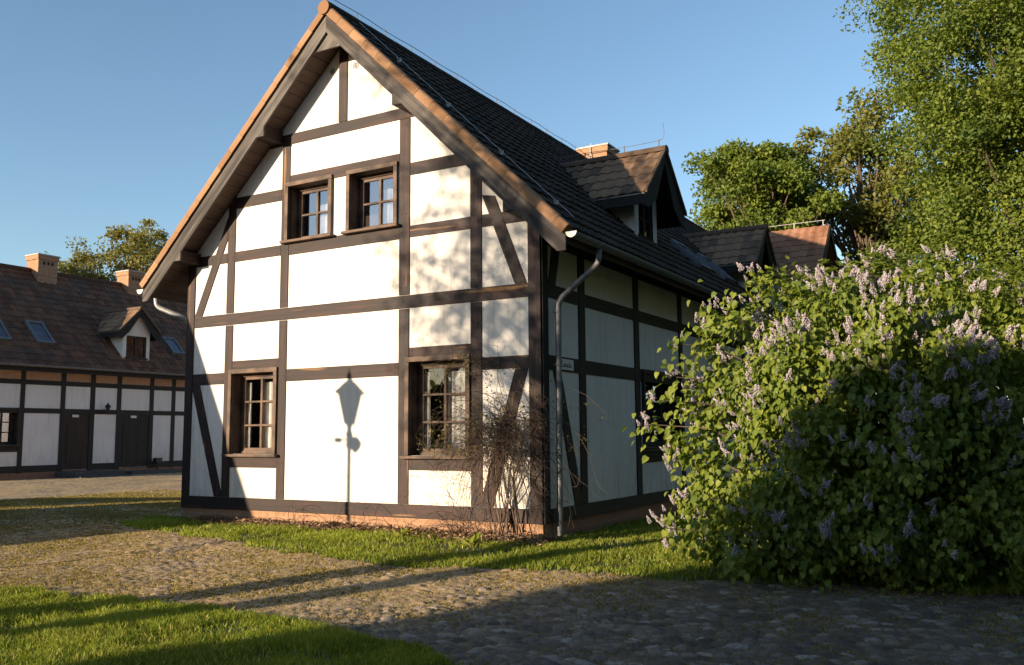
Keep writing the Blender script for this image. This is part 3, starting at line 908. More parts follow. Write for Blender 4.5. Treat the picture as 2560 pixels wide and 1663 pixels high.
# gutters and downpipes
def gutter(parent, x, z, y0, y1, r=.078):
    m = MB(); out = [(x + r * math.cos(a), z + r * math.sin(a)) for a in np.linspace(math.pi, 2 * math.pi, 11)]
    inn = [(x + (r - .008) * math.cos(a), z + (r - .008) * math.sin(a)) for a in np.linspace(2 * math.pi, math.pi, 11)]
    m.prism(out + inn, 'y', y0 + .01, y1)
    o = m.build('gutter', M['zinc_dark'], parent)
    m = MB(); m.prism([(x + (r + .004) * math.cos(a), z + .004 + (r + .004) * math.sin(a)) for a in np.linspace(math.pi, 2 * math.pi, 13)], 'y', y0 - .004, y0 + .009)
    m.build('gutter_end', M['metal_white'], o)  # pale against the zinc gutter: sunlit white put into the cap's colour
    return o
gutter(house, .715, 4.262, -.47, HL)
gutter(house, -7.945, 4.245, -.47, HL)
def bend(p, n=6):
    """round the corners of a polyline"""
    p = [Vector(q) for q in p]; out = [p[0]]
    for a, b_, c in zip(p[:-2], p[1:-1], p[2:]):
        r = min(.12, (a - b_).length * .45, (c - b_).length * .45)
        s = b_ + (a - b_).normalized() * r; e = b_ + (c - b_).normalized() * r
        for i in range(n + 1):
            t = i / n; out.append(s * (1 - t) ** 2 + b_ * 2 * t * (1 - t) + e * t * t)
    return out + [p[-1]]
m = MB(); m.tube(bend([(.71, .42, 4.20), (.70, .42, 3.98), (.13, .27, 3.48), (.11, .27, .12), (.22, .22, .05)]), .042, 12)
for z in (2.55, 1.3, 3.3): m.tube([(.11, .27, z), (.11, .27, z + .035)], .049, 12)
m.build('downpipe', M['zinc_dark'], house, smooth=True)
m = MB(); m.tube(bend([(-7.94, -.12, 4.18), (-7.92, -.12, 3.98), (-7.30, .12, 3.70), (-7.30, .12, .15)]), .05, 12)
m.build('downpipe', M['zinc'], house)

# sign plate by the downpipe
sign = MB(); sign.box(.021, .032, .46, .93, 2.525, 2.68)
so = sign.build('sign_plate', M['metal_white'], house)
m = MB()
lx = .0335
def stroke(a, b_):
    m.tube([(lx, a[0], a[1]), (lx, b_[0], b_[1])], .006, 4)
for a, b_ in (((.53, 2.57), (.545, 2.64)), ((.545, 2.64), (.575, 2.64)), ((.53, 2.57), (.565, 2.57)), ((.60, 2.57), (.60, 2.61)), ((.64, 2.57), (.64, 2.61)), ((.64, 2.61), (.675, 2.61)), ((.675, 2.61), (.675, 2.57)), ((.715, 2.57), (.735, 2.61)), ((.735, 2.61), (.755, 2.57)), ((.80, 2.57), (.80, 2.64)), ((.775, 2.57), (.80, 2.57)), ((.84, 2.57), (.84, 2.61))):
    stroke(a, b_)
stroke((.53, 2.57), (.86, 2.57))
m.build('lettering', M['black_metal'], so)

# lightning conductor
m = MB()
m.tube([(XR, y, ZR + .20 + .012 * math.sin(y * 4)) for y in np.arange(-.5, HL, .38)], .006, 4)
for y in np.arange(-.47, HL, .76): m.tube([(XR, y, ZR + .05), (XR, y, ZR + .215)], .009, 5)
m.tube([(XR, -.47, ZR), (XR, -.47, ZR + .34)], .008, 5)
m.build('lightning_conductor', M['wire'], house)
m = MB(); cp = []
for x in np.linspace(XR + .05, .45, 12):
    cp.append((x, .19 - .03 * (x + 3.6) / 4, zroof(x) + .095))
m.tube(cp, .0055, 5)
for x in (-2.63, -1.68, -.73, .17):
    z = zroof(x); m.box(x - .012, x + .012, .125, .225, z + .085, z + .102); m.box(x - .03, x + .03, .160, .180, z + .03, z + .10)
m.build('lightning_cable', M['wire_pale'], house)

# dormers
def dormer(parent, xr, zr, yc, half, ztop, zeave, tip, front, wall_half, zmain, tile, wood_m, plas, win_w, win_z, tip_cap=True):
    """gabled dormer with its ridge along +x. zmain(x): main roof height"""
    d = empty('dormer', (front, yc, zmain(front))); d.parent = parent
    d.location = Vector((front, yc, zmain(front))) - parent.location
    s = (ztop - zeave) / half; h = math.hypot(1, s)
    xin = xr + (zr - ztop) / SL - .5
    wid = tip - xin
    for sg in (-1, 1):
        dd = np.array([0, sg / h, -s / h])
        tile_slope('dormer_roof', (xin, yc, ztop), (1, 0, 0), dd, wid, half * h, tile, d, course=.27, wave=.22, amp=.014, step=.024, res=6,
                   clip=lambda V: V[:, 2] > (zr - SL * np.abs(V[:, 0] - xr)) - .10)
    m = MB()
    tp = lambda y: ztop - s * abs(y - yc) - .03
    for sg in (-1, 1):
        e = yc + sg * (half - .02)
        # boards under the tiles, from the front back into the main roof
        m.prism([(yc, tp(yc)), (e, tp(e)), (e, tp(e) - .07), (yc, tp(yc) - .11)], 'x', xin + .6, tip - .03)
    m.build('dormer_soffit', wood_m, d)
    m = MB()
    for sg in (-1, 1):
        e = yc + sg * (half + .005)
        pts = [(yc, ztop - .035), (e, zeave - .035), (e, zeave - .26), (e - sg * .16, zeave - .26), (yc + sg * wall_half * .82, zeave - .02), (yc, ztop - .25)]
        m.prism(pts if sg > 0 else pts[::-1], 'x', tip - .028 + .001 * sg, tip + .004 + .001 * sg)
        # fascia along the dormer eave
        m.prism([(e, zeave - .04), (e - sg * .03, zeave - .04), (e - sg * .03, zeave - .22), (e, zeave - .22)], 'x', max(xin, xr + (zr - zeave) / SL - .2), tip - .03)
    m.build('dormer_barge_board', wood_m, d)
    # verge strip and metal drip edge
    m = MB()
    for sg in (-1, 1):
        e = yc + sg * (half + .02)
        q = [(yc, ztop + .035), (e, zeave + .035), (e, zeave - .03), (yc, ztop - .04)]
        m.prism(q if sg > 0 else q[::-1], 'x', tip + .006, tip + .05)
    m.build('dormer_verge', tile, d)
    m = MB()
    x = xin + .05; i = 0
    while x < tip + .02:
        q = [(yc + .10 * math.cos(t), ztop - .03 + .10 * math.sin(t)) for t in np.linspace(-.2, math.pi + .2, 8)]
        q = [(yc + (a - yc) * (1 + .07 * (i % 2)), c) for a, c in q]
        m.prism(q, 'x', x, min(x + .335, tip + .06)); x += .33; i += 1
    m.build('dormer_ridge_tiles', tile, d)
    for sg in (-1, 1):
        m = MB()
        e = yc + sg * (half + .012)
        m.box(max(xin, xr + (zr - zeave) / SL - .1), tip - .02, min(e, e - sg * .05), max(e, e - sg * .05), zeave - .045, zeave - .028)
        m.build('drip_edge', M['zinc'], d)
    # cheeks and front wall
    m = MB(); xb = front - 2.4
    for sg in (-1, 1):
        y = yc + sg * wall_half
        m.prism([(y, zmain(front) - .15), (y - sg * .06, zmain(front) - .15), (y - sg * .06, zeave + .2), (y, zeave + .2)], 'x', xb, front - .001)
    z0, z1 = win_z; y0, y1 = yc - win_w, yc + win_w
    zt_ = lambda y: tp(y) - .05
    zb = zmain(front) - .2
    m.poly([(front, yc - wall_half, zb), (front, y0, zb), (front, y0, zt_(y0)), (front, yc - wall_half, zt_(yc - wall_half))])
    m.poly([(front, y1, zb), (front, yc + wall_half, zb), (front, yc + wall_half, zt_(yc + wall_half)), (front, y1, zt_(y1))])
    m.poly([(front, y0, zb), (front, y1, zb), (front, y1, z0), (front, y0, z0)])
    m.poly([(front, y0, z1), (front, y1, z1), (front, y1, zt_(y1)), (front, yc, zt_(yc)), (front, y0, zt_(y0))])
    m.build('dormer_wall', plas, d)
    m = MB(); f = .06
    for a, c, zz0, zz1 in ((y0, y1, z1 - f, z1), (y0, y1, z0, z0 + f), (y0, y0 + f, z0 + f, z1 - f), (y1 - f, y1, z0 + f, z1 - f), (yc - .03, yc + .03, z0 + f, z1 - f)):
        m.box(front - .10, front - .04, a, c, zz0, zz1)
    zc = z0 + (z1 - z0) * .48
    m.box(front - .09, front - .05, y0 + f, yc - .03, zc - .014, zc + .014); m.box(front - .09, front - .05, yc + .03, y1 - f, zc - .014, zc + .014)
    m.box(front - .02, front + .05, y0 - .05, y1 + .05, z0 - .05, z0 - .002)
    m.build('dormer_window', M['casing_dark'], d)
    m = MB(); m.box(front - .075, front - .068, y0 + .03, y1 - .03, z0 + .03, z1 - .03); m.build('dormer_pane', M['glass'], d)
    m = MB(); m.box(front - .9, front - .85, yc - wall_half + .07, yc + wall_half - .07, zb, zeave); m.build('dormer_back', M['room'], d)
    return d
zm = lambda x: zroof(x)
dormer(house, XR, ZR, 4.60, 1.03, 6.88, 5.84, .18, -.22, .56, zm, M['tile_dormer'], M['soffit_dark'], M['plaster_shade'], .36, (5.20, 6.02))
dormer(house, XR, ZR, 11.25, 1.03, 6.70, 5.66, .33, -.10, .56, zm, M['tile_dormer'], M['soffit_dark'], M['plaster_shade'], .36, (5.08, 5.88))
# conductor wire on the first dormer
m = MB()
m.tube([(x, 4.6, 7.06 + .01 * math.sin(3 * x)) for x in np.linspace(-2.1, .12, 9)], .006, 4)
for x in (-1.45, -.62, .08): m.tube([(x, 4.6, 6.9), (x, 4.6, 7.08)], .011, 5)
m.tube([(.08, 4.6, 7.06), (.16, 4.6, 7.09), (.19, 4.6, 7.18), (.17, 4.6, 7.40)], .006, 5)
m.build('lightning_conductor', M['wire'], house)
# larger cross gable behind the dormers
wing = empty('gabled_wing', (1.0, 13.25, 4.0)); wing.parent = house; wing.location = Vector((1.0, 13.25, 4.0)) - house.location
hw, zr3 = 1.5, 7.0
for sg in (-1, 1):
    h = math.sqrt(2)
    tile_slope('wing_roof', (-2.4, 13.25, zr3), (1, 0, 0), np.array([0, sg / h, -1 / h]), 3.9, hw * h, M['tile_orange'], wing, course=.27, wave=.22, amp=.014, step=.022, res=5)
m = MB()
m.prism([(13.25 - hw + .3, 0.0), (13.25 + hw - .3, 0.0), (13.25 + hw - .3, zr3 - hw + .2), (13.25, zr3 - .12), (13.25 - hw + .3, zr3 - hw + .2)], 'x', .02, 1.15)
m.build('wing_wall', M['plaster_shade'], wing)
m = MB()
for sg in (-1, 1):
    q = [(13.25, zr3 + .02), (13.25 + sg * (hw + .02), zr3 - hw), (13.25 + sg * (hw + .02), zr3 - hw - .22), (13.25, zr3 - .22)]
    m.prism(q if sg > 0 else q[::-1], 'x', 1.505, 1.54)
m.build('wing_barge_board', M['dwood_y'], wing)
m = MB()
for x in (-1.0, -.2, .6, 1.35): m.tube([(x, 13.25, zr3), (x, 13.25, zr3 + .16)], .012, 5)
m.tube([(x, 13.25, zr3 + .15) for x in np.linspace(-2.2, 1.4, 6)], .007, 4)
m.build('lightning_conductor', M['wire_pale'], wing)

# skylights
def skylight(parent, xr, zr, xa, xb, y0, y1):
    n = np.array([SL, 0, 1]) / math.hypot(1, SL)
    P = lambda x, y, k: tuple(np.array([x, y, zr - SL * (x - xr)]) + n * k)
    def slab(m, x0, x1, a, c, k0, k1): m.hexa([P(x0, a, k0), P(x1, a, k0), P(x1, c, k0), P(x0, c, k0), P(x0, a, k1), P(x1, a, k1), P(x1, c, k1), P(x0, c, k1)])
    m = MB(); f = .06
    slab(m, xa, xa + f, y0, y1, -.03, .12); slab(m, xb - f, xb, y0, y1, -.03, .12); slab(m, xa + f, xb - f, y0, y0 + f, -.03, .12); slab(m, xa + f, xb - f, y1 - f, y1, -.03, .12)
    w = m.build('skylight', M['zinc_dark'], parent)
    m = MB(); slab(m, xa + f, xb - f, y0 + f, y1 - f, .075, .09); m.build('pane', M['glass'], w)
skylight(house, XR, ZR, -.71, -.05, 7.1, 7.85); skylight(house, XR, ZR, -.71, -.05, 8.85, 9.6)

# chimneys
def chimney(parent, x0, x1, y0, y1, z0, z1, holes=True):
    m = MB(); m.box(x0, x1, y0, y1, z0, z1 - .16); m.box(x0 - .035, x1 + .035, y0 - .035, y1 + .035, z1 - .16, z1)
    c = m.build('chimney', [M['brick']], parent)
    m = MB(); m.box(x0 - .06, x1 + .06, y0 - .06, y1 + .06, z1, z1 + .045); m.build('chimney_cap', M['cement'], c)
    if holes:
        m = MB(); w = (y1 - y0)
        for i in range(3):
            yc = y0 + w * (.3 + .21 * i); m.box(x1 + .0005, x1 + .004, yc - .045, yc + .045, z1 - .34, z1 - .22)
        m.build('chimney_vent', M['peg'], c)
    return c
chimney(house, -3.98, -3.17, 9.55, 10.2, 7.5, 8.93, False)
m = MB(); m.tube([(-3.6, 9.48, 8.0), (-3.6, 9.48, 8.9), (-3.6, 9.53, 9.04)], .012, 5); m.build('lightning_conductor', M['wire_pale'], house)

# ------------------------------------------------------------------ the left house across the yard
XL, XLR, ZLR = -22.0, -25.5, 7.70
zl = lambda x: ZLR - SL * abs(x - XLR)
Y0, Y1 = 4.3, 30.0
left = empty('half_timbered_house', (XLR, 12, 0), 'long half-timbered house with red tiled roof and two doors across the yard', 'house')
lenL = 3.92 * math.hypot(1, SL)
tile_slope('roof', (XLR, Y0 - .3, ZLR), (0, 1, 0), slope_dir(SL, 1), Y1 - Y0, lenL, M['tile_red'], left, course=.33, res=4)
tile_slope('roof', (XLR, Y0 - .3, ZLR), (0, 1, 0), slope_dir(SL, -1), Y1 - Y0, lenL, M['tile_red'], left, course=.33, res=3)
m = MB()
for sgn in (1, -1):
    xe = XLR + sgn * 3.88
    m.prism([(XLR, ZLR - .03), (xe, zl(xe) - .03), (xe, zl(xe) - .2), (XLR, ZLR - .3)], 'y', Y0 - .28, Y1 - .4)
m.build('soffit', M['soffit_dark'], left)
m = MB(); y = Y0 - .3; i = 0
while y < Y1 - .4:
    q = [(XLR + .12 * (1 + .06 * (i % 2)) * math.cos(t), ZLR - .04 + .12 * math.sin(t)) for t in np.linspace(-.3, math.pi + .3, 8)]
    m.prism(q, 'y', y, y + .37); y += .36; i += 1
m.build('ridge_tiles', M['tile_red'], left)
gutter(left, XL + .46, 3.93, Y0 - .3, Y1 - .4, .07)
m = MB()
for (a_, c_, z_, t_) in ((Y0, 4.75, .55, 3.48), (4.75, 5.88, .55, 1.40), (4.75, 5.88, 2.50, 3.48), (5.88, Y1, .55, 3.48)):
    m.poly([(XL, a_, z_), (XL, c_, z_), (XL, c_, t_), (XL, a_, t_)])
m.poly([(-29, Y0, 0), (XL, Y0, 0), (XL, Y0, 4.1), (XLR, Y0, ZLR - .1), (-29, Y0, 4.1)])
m.poly([(-29, Y1, 0), (-29, Y0, 0), (-29, Y0, 4.1), (-29, Y1, 4.1)])
m.build('wall', M['plaster_shade'], left)
m = MB(); m.poly([(XL + .002, Y0, 3.47), (XL + .002, Y1, 3.47), (XL + .002, Y1, 4.2), (XL + .002, Y0, 4.2)]); m.build('brick_frieze', M['brick_pale'], left)
m = MB(); m.box(XL - .2, XL + .004, Y0, Y1, -.2, .53); m.build('plinth', M['brick_e'], left)
LP = [(4.3, 4.45), (5.93, 6.075), (7.305, 7.467), (8.385, 8.557), (9.42, 9.586), (10.772, 10.94), (11.732, 11.896), (12.9, 13.06), (14.2, 14.36), (15.8, 16), (17.5, 17.7)]
def lbox(name, y0, y1, z0, z1, x=.02, mat='dwood_y'):
    m = MB(); m.box(XL - .05, XL + x, y0, y1, z0, z1); return m.build(name, M[mat], left)
for a, c in LP: lbox('post', a, c, .50, 3.9, .024, 'dwood_z')
for z0, z1 in ((2.405, 2.565), (3.32, 3.475), (3.76, 4.0)): lbox('rail', Y0, Y1, z0, z1, .018)
for a, c in ((Y0, 7.42), (8.4, 9.6), (10.95, Y1)): lbox('rail', a, c, .52, .735, .016)
lbox('rail', 4.46, 5.93, 1.18, 1.36, .015)
# window and doors of the left house
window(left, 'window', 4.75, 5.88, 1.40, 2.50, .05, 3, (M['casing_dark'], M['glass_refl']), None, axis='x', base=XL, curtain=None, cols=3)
m = MB(); m.box(XL - 1.5, XL - 1.4, Y0 + .1, 7, .6, 3.4); m.build('interior', M['room'], left)
for (a, c, key) in ((7.47, 8.385, 'door'), (9.59, 10.77, 'door_dark')):
    m = MB(); m.box(XL - .1, XL + .004, a - .01, c + .01, .56, 2.41)
    for z in (.75, 1.5): m.box(XL + .004, XL + .016, a + .12, c - .32, z, z + .62)
    d = m.build('door', M[key], left)
    m = MB(); m.tube([(XL + .02, c - .14, 1.5), (XL + .06, c - .14, 1.5), (XL + .06, c - .24, 1.5)], .012, 6); m.build('handle', M['black_metal'], d)
    m = MB(); yc = (a + c) / 2 - .07 if key == 'door' else 10.11
    m.box(XL + .018, XL + .026, yc - .12, yc + .12, 2.29, 2.375)
    m.build('door_plate', M['metal_white'], d)
m = MB()
m.box(XL - .02, XL + 1.0, 7.25, 9.15, .15, .50); m.box(XL + 1.0, XL + 1.35, 7.25, 9.15, .15, .36); m.build('steps', M['stone_step'], left, bevel=.01)
m = MB(); m.box(XL - .02, XL + .9, 9.45, 13.5, .15, .44); m.box(XL + .9, XL + 1.25, 9.45, 13.5, .15, .31); m.build('steps', M['stone_step'], left, bevel=.01)
m = MB(); lx_, ly_ = XL + .22, 8.92
m.lathe([(.02, 2.47), (.05, 2.50), (.085, 2.64), (.125, 2.655), (.05, 2.74), (.015, 2.78), (.006, 2.82)], lx_, ly_, 6)
m.tube([(XL + .01, ly_, 2.60), (XL + .12, ly_, 2.50), (lx_, ly_, 2.47)], .014, 6)
m.build('wall_lantern', M['black_metal'], left)
m = MB(); m.box(XL + .03, XL + .2, 11.0, 11.26, .70, .86); m.tube([(XL + .115, 11.13, .44), (XL + .115, 11.13, .70)], .035, 8); m.build('boot_scraper_box', M['black_metal'], left)
skylight(left, XLR, ZLR, -23.2, -22.4, 6.63, 7.24); skylight(left, XLR, ZLR, -23.2, -22.4, 5.15, 5.76); skylight(left, XLR, ZLR, -23.12, -22.44, 12.05, 12.6)
dormer(left, XLR, ZLR, 10.2, .86, 6.26, 5.38, -21.9, -22.1, .56, zl, M['tile_dormer'], M['soffit_dark'], M['plaster'], .42, (4.46, 5.24))
chimney(left, -25.7, -25.0, 8.15, 8.9, 6.9, 8.22); chimney(left, -25.72, -25.02, 11.92, 12.6, 6.9, 8.20)

# ------------------------------------------------------------------ plants
def envelope_points(n, c, r, shell=.55, zmin=None, flat=1.0):
    d = unit(rng.normal(size=(n, 3)))
    rr = (shell + (1 - shell) * rng.random(n) ** .6)
    lump = .80 + .34 * (np.sin(d[:, 0] * 4.1 + 1) * np.sin(d[:, 1] * 3.7 + 2.2) + np.sin(d[:, 2] * 5.3 + d[:, 0] * 2)) * .5 + .10 * rng.normal(size=n) * .6
    p = np.array(c) + d * np.array(r) * (rr * lump)[:, None]
    return p, d
def tree(name, base, height, crown_c, crown_r, trunk_r, clumps, per, leaf, mat, label, group=None, clump_r=.8, tintm=.5, cat='tree', shell=.35, lean=(0, 0)):
    t = empty(name, base, label, cat, group)
    base = Vector(base); cc = Vector(crown_c)
    cp, _ = envelope_points(clumps, crown_c, crown_r, shell)
    cp = cp[cp[:, 2] > base.z + .8]
    m = MB()
    top = Vector((cc.x + lean[0], cc.y + lean[1], base.z + height * .80))
    tp = []
    for i in range(9):
        s = i / 8
        p = base.lerp(top, s); p.x += math.sin(s * 5 + base.x) * trunk_r * .5 * s; p.y += math.cos(s * 4 + base.y) * trunk_r * .5 * s
        tp.append(p)
    m.tube(tp, [trunk_r * (1.25 if i == 0 else 1) * (1 - .88 * i / 8) for i in range(9)], 10)
    order = rng.permutation(len(cp))
    for q in order[:min(len(cp), 110)]:
        e = Vector(cp[q]); hz = (e.z - base.z) / height
        s = max(.12, min(.9, hz - random.uniform(.10, .26))); k = s * 8; i = int(k)
        a = tp[i].lerp(tp[min(i + 1, 8)], k - i)
        mid = a.lerp(e, .5) + Vector((random.uniform(-.3, .3), random.uniform(-.3, .3), .12 * (e - a).length))
        r0 = trunk_r * (1 - .88 * s) * .42 + .012
        m.tube([a, a.lerp(mid, .55) + Vector((0, 0, .04)), mid, mid.lerp(e, .6), e], [r0, r0 * .8, r0 * .6, r0 * .4, .012], 5, cap=False)
    m.build('trunk', M['bark'], t, smooth=True)
    n = len(cp) * per
    ci = np.repeat(np.arange(len(cp)), per)
    sc = clump_r * rng.uniform(.6, 1.35, len(cp))
    g_ = unit(rng.normal(size=(n, 3))) * (rng.random(n) ** .45)[:, None] * np.array([1, 1, .62])
    p = cp[ci] + g_ * sc[ci][:, None]
    k = p[:, 2] > base.z + .3
    p = p[k]; ci = ci[k]; g_ = g_[k]; n = len(p)
    out = unit(p - np.array([cc.x, cc.y, cc.z - .25 * crown_r[2]]))
    along = unit(out * .5 + rng.normal(0, .6, (n, 3)) + np.array([0, 0, -.35]))
    nor = unit(out * .6 + rng.normal(0, .55, (n, 3)) + np.array([0, 0, .55]))
    ct = rng.normal(tintm, .22, len(cp))
    tint = np.clip(ct[ci] + rng.normal(0, .16, n), 0, 1)
    leaves('crown', p, along, nor, leaf * rng.uniform(.7, 1.35, n), mat, tint, RHOMB_V, RHOMB_F, t)
    return t

# big tree at the right edge
tree('lime_tree', (5.95, 17.5, .1), 19, (7.1, 17.5, 9.9), (6.1, 5.6, 10.2), .24, 900, 270, .112, M['tree_leaf'], 'tall dense green tree filling the right edge of the photo above the lilac', clump_r=.82, shell=.34)
tree('maple_tree', (-3.2, 25.0, .1), 15, (-3.2, 25.0, 10.3), (3.5, 3.4, 4.3), .26, 110, 400, .155, M['maple_leaf'], 'bright green broad-leaved tree rising behind the dormers, left of the olive tree', clump_r=.80, shell=.45)
tree('ash_tree', (.6, 29.0, .1), 17, (.0, 29.0, 11.2), (4.6, 4.0, 5.8), .28, 110, 230, .19, M['olive_leaf'], 'yellow-green tree between the bright maple and the tall tree at right', clump_r=.9, shell=.4)
# understorey right of and behind the big tree
tree('elder_tree', (3.4, 21.5, .1), 7.2, (3.4, 21.5, 4.4), (2.6, 2.4, 3.6), .14, 70, 200, .17, M['tree_leaf'], 'low dark green tree behind the lilac, under the tall tree', clump_r=.8, tintm=.25)
tree('hazel_tree', (9.5, 20.5, .1), 7.6, (9.5, 20.5, 4.2), (3.4, 2.4, 4.0), .14, 80, 200, .17, M['tree_leaf'], 'bushy dark tree low behind the trunk of the tall tree', clump_r=.85, tintm=.2)
# trees along the east side of the garden (they shade the long side of the house from the sky)
for ex, ey, eh, lab in ((15.5, -3.0, 14, 'tall leafy tree right of the yard, nearest of the garden row'), (16.5, 4.0, 15, 'tall leafy tree in the garden row, second along from the yard'), (15.0, 11.0, 14, 'tall leafy tree in the garden row, third along from the yard'), (17.0, 19.0, 16, 'tall leafy tree at the far end of the garden row')):
    tree('lime_tree', (ex, ey, .1), eh, (ex, ey, eh * .52), (3.9, 4.0, eh * .5), .3, 110, 60, .42, M['tree_leaf'], lab, 'lime trees along the garden', 1.1, .4)
# far trees over the left roof
tree('robinia_tree', (-50.5, 27.0, .2), 15.2, (-50.6, 27.0, 13.0), (2.9, 2.8, 2.6), .17, 40, 90, .20, M['far_leaf'], 'thin airy tree above the red roof between the two chimneys', 'trees beyond the red roof', .75, .5)
tree('robinia_tree', (-47.5, 30.0, .2), 17.0, (-47.6, 30.0, 13.6), (4.3, 4.0, 4.1), .22, 80, 130, .21, M['far_leaf'], 'larger golden green tree above the red roof, beside the gable rake', 'trees beyond the red roof', .85, .5)

# lilac bush in flower
lil = empty('lilac_bush', (4.75, -.7, .15), 'big lilac bush in flower, pale mauve clusters among heart-shaped leaves, right of the house', 'lilac bush')
LC = np.array([4.62, -.75, 1.46]); LR_ = np.array([2.26, 1.85, 1.98])
def lilac_r(d):
    """radius factor of the bush outline in direction d"""
    f = .91 + .09 * np.sin(d[:, 0] * 5.0 + d[:, 2] * 3.0 + .7) + .07 * np.sin(d[:, 2] * 9 + d[:, 1] * 6 + d[:, 0] * 7) + .06 * np.sin(d[:, 0] * 17 + d[:, 1] * 5) * np.sin(d[:, 2] * 15 + 1.3)
    return f
m = MB()
rr = random.Random(5)
for i in range(90):
    a = rr.uniform(0, 2 * math.pi); el = rr.uniform(.1, 1.4)
    d = np.array([[math.cos(a) * math.cos(el), math.sin(a) * math.cos(el), math.sin(el)]])
    e = LC + d[0] * LR_ * lilac_r(d)[0] * .93
    s = Vector((LC[0] + rr.uniform(-.5, .5), LC[1] + rr.uniform(-.4, .4), .05))
    e = Vector(e); mid = s.lerp(e, .5) + Vector((0, 0, .35)); m.tube([s, s.lerp(mid, .6), mid, mid.lerp(e, .5) + Vector((0, 0, .06)), e], [.022, .018, .014, .010, .005], 5, cap=False)
m.build('stem', M['lilac_stem'], lil)
nc = 400
d = unit(rng.normal(size=(nc, 3)))
d[:, 1] = np.where(rng.random(nc) < .6, -np.abs(d[:, 1]), d[:, 1])
rc = lilac_r(d) * np.where(rng.random(nc) < .72, rng.uniform(.84, 1.04, nc), rng.uniform(.5, .84, nc))
cc_ = LC + d * LR_ * rc[:, None]
cc_[:, 2] = np.where(cc_[:, 2] < .32, .22 + .45 * rng.random(nc), cc_[:, 2])
per = rng.integers(70, 140, nc)
ci = np.repeat(np.arange(nc), per); n = len(ci)
rad_c = rng.uniform(.17, .33, nc)
g_ = unit(rng.normal(size=(n, 3))) * (rng.random(n) ** .5)[:, None]
p = cc_[ci] + g_ * rad_c[ci][:, None] * np.array([1, 1, .95])
k = p[:, 2] > .10
p, g_, ci = p[k], g_[k], ci[k]; n = len(p)
out = unit(unit(d / LR_)[ci] * .7 + g_ * .8)
tang = rng.normal(0, 1, (n, 3))
along = unit(out * .42 + tang * .40 + np.array([0, 0, -.85]) + np.array([0, 0, 1.0]) * (p[:, 2:3] > 2.95) * rng.random((n, 1)) * 1.2)
nor = unit(out * .85 + rng.normal(0, .36, (n, 3)) + np.array([0, 0, .35]))
tn = np.clip(rng.normal(.5, .20, n) + rng.normal(0, .12, nc)[ci], 0, 1)
leaves('leaves', p, along, nor, rng.uniform(.036, .080, n), M['lilac_leaf'], tn, parent=lil)
# inner foliage closing the view through the bush, leaf tint darkened for the shade inside
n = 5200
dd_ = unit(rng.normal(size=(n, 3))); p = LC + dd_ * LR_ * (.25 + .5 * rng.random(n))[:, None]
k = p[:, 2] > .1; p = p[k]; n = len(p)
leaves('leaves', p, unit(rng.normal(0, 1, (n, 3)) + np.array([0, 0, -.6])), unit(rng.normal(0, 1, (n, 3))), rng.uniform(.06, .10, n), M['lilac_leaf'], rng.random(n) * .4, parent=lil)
# side sprays reaching out toward the house, with their own leaves
sp = [(2.25, -1.9, 1.70), (2.42, -1.85, 1.95), (2.45, -1.6, 1.35), (2.62, -1.75, 2.55), (2.5, -1.95, .62), (2.85, -1.6, 2.75), (2.7, -2.0, .95), (2.55, -1.7, 2.2), (3.05, -1.9, 2.9), (3.3, -2.3, .5)]
m = MB(); P_ = []; 
for s in sp:
    a = Vector((LC[0] - 1.3, LC[1] - .6, s[2] - .25)); e = Vector(s)
    m.tube([a, a.lerp(e, .5) + Vector((0, 0, .08)), e], [.012, .009, .004], 5, cap=False)
    for q in range(80):
        t = rr.uniform(.30, 1.0); c = a.lerp(e, t) + Vector((rr.gauss(0, .13), rr.gauss(0, .14), rr.gauss(-.02, .14))); P_.append(tuple(c))
m.build('side_shoot', M['lilac_stem'], lil)
P_ = np.array(P_); n = len(P_)
leaves('leaves', P_, unit(np.array([-.4, -.3, -.7]) + rng.normal(0, .4, (n, 3))), unit(np.array([-.3, -.7, .5]) + rng.normal(0, .4, (n, 3))), rng.uniform(.06, .095, n), M['lilac_leaf'], np.clip(rng.normal(.55, .2, n), 0, 1), parent=lil)
# upright young shoots along the top
P_ = []; Al = []
for i in range(120):
    a = rr.uniform(-1.9, 2.2); bq = rr.uniform(-1.0, .7)
    zz = 1 - (a / 2.3) ** 2 * .8 - (bq / 1.85) ** 2
    if zz < .15: continue
    top = Vector((LC[0] + a, LC[1] + bq, LC[2] + LR_[2] * math.sqrt(zz) * .92))
    hh_ = rr.uniform(.10, .32)
    for q in range(7):
        t = q / 6; an = q * 2.4
        P_.append((top.x + .02 * math.cos(an), top.y + .02 * math.sin(an), top.z + hh_ * t)); Al.append((math.cos(an) * .8, math.sin(an) * .8, .7 - .9 * rr.random()))
P_ = np.array(P_); Al = unit(np.array(Al)); n = len(P_)
leaves('leaves', P_, Al, unit(np.stack([-Al[:, 0] * .4, -Al[:, 1] * .4, np.ones(n)], -1) + rng.normal(0, .2, (n, 3))), rng.uniform(.055, .09, n), M['lilac_leaf'], np.clip(rng.normal(.7, .2, n), 0, 1), parent=lil)

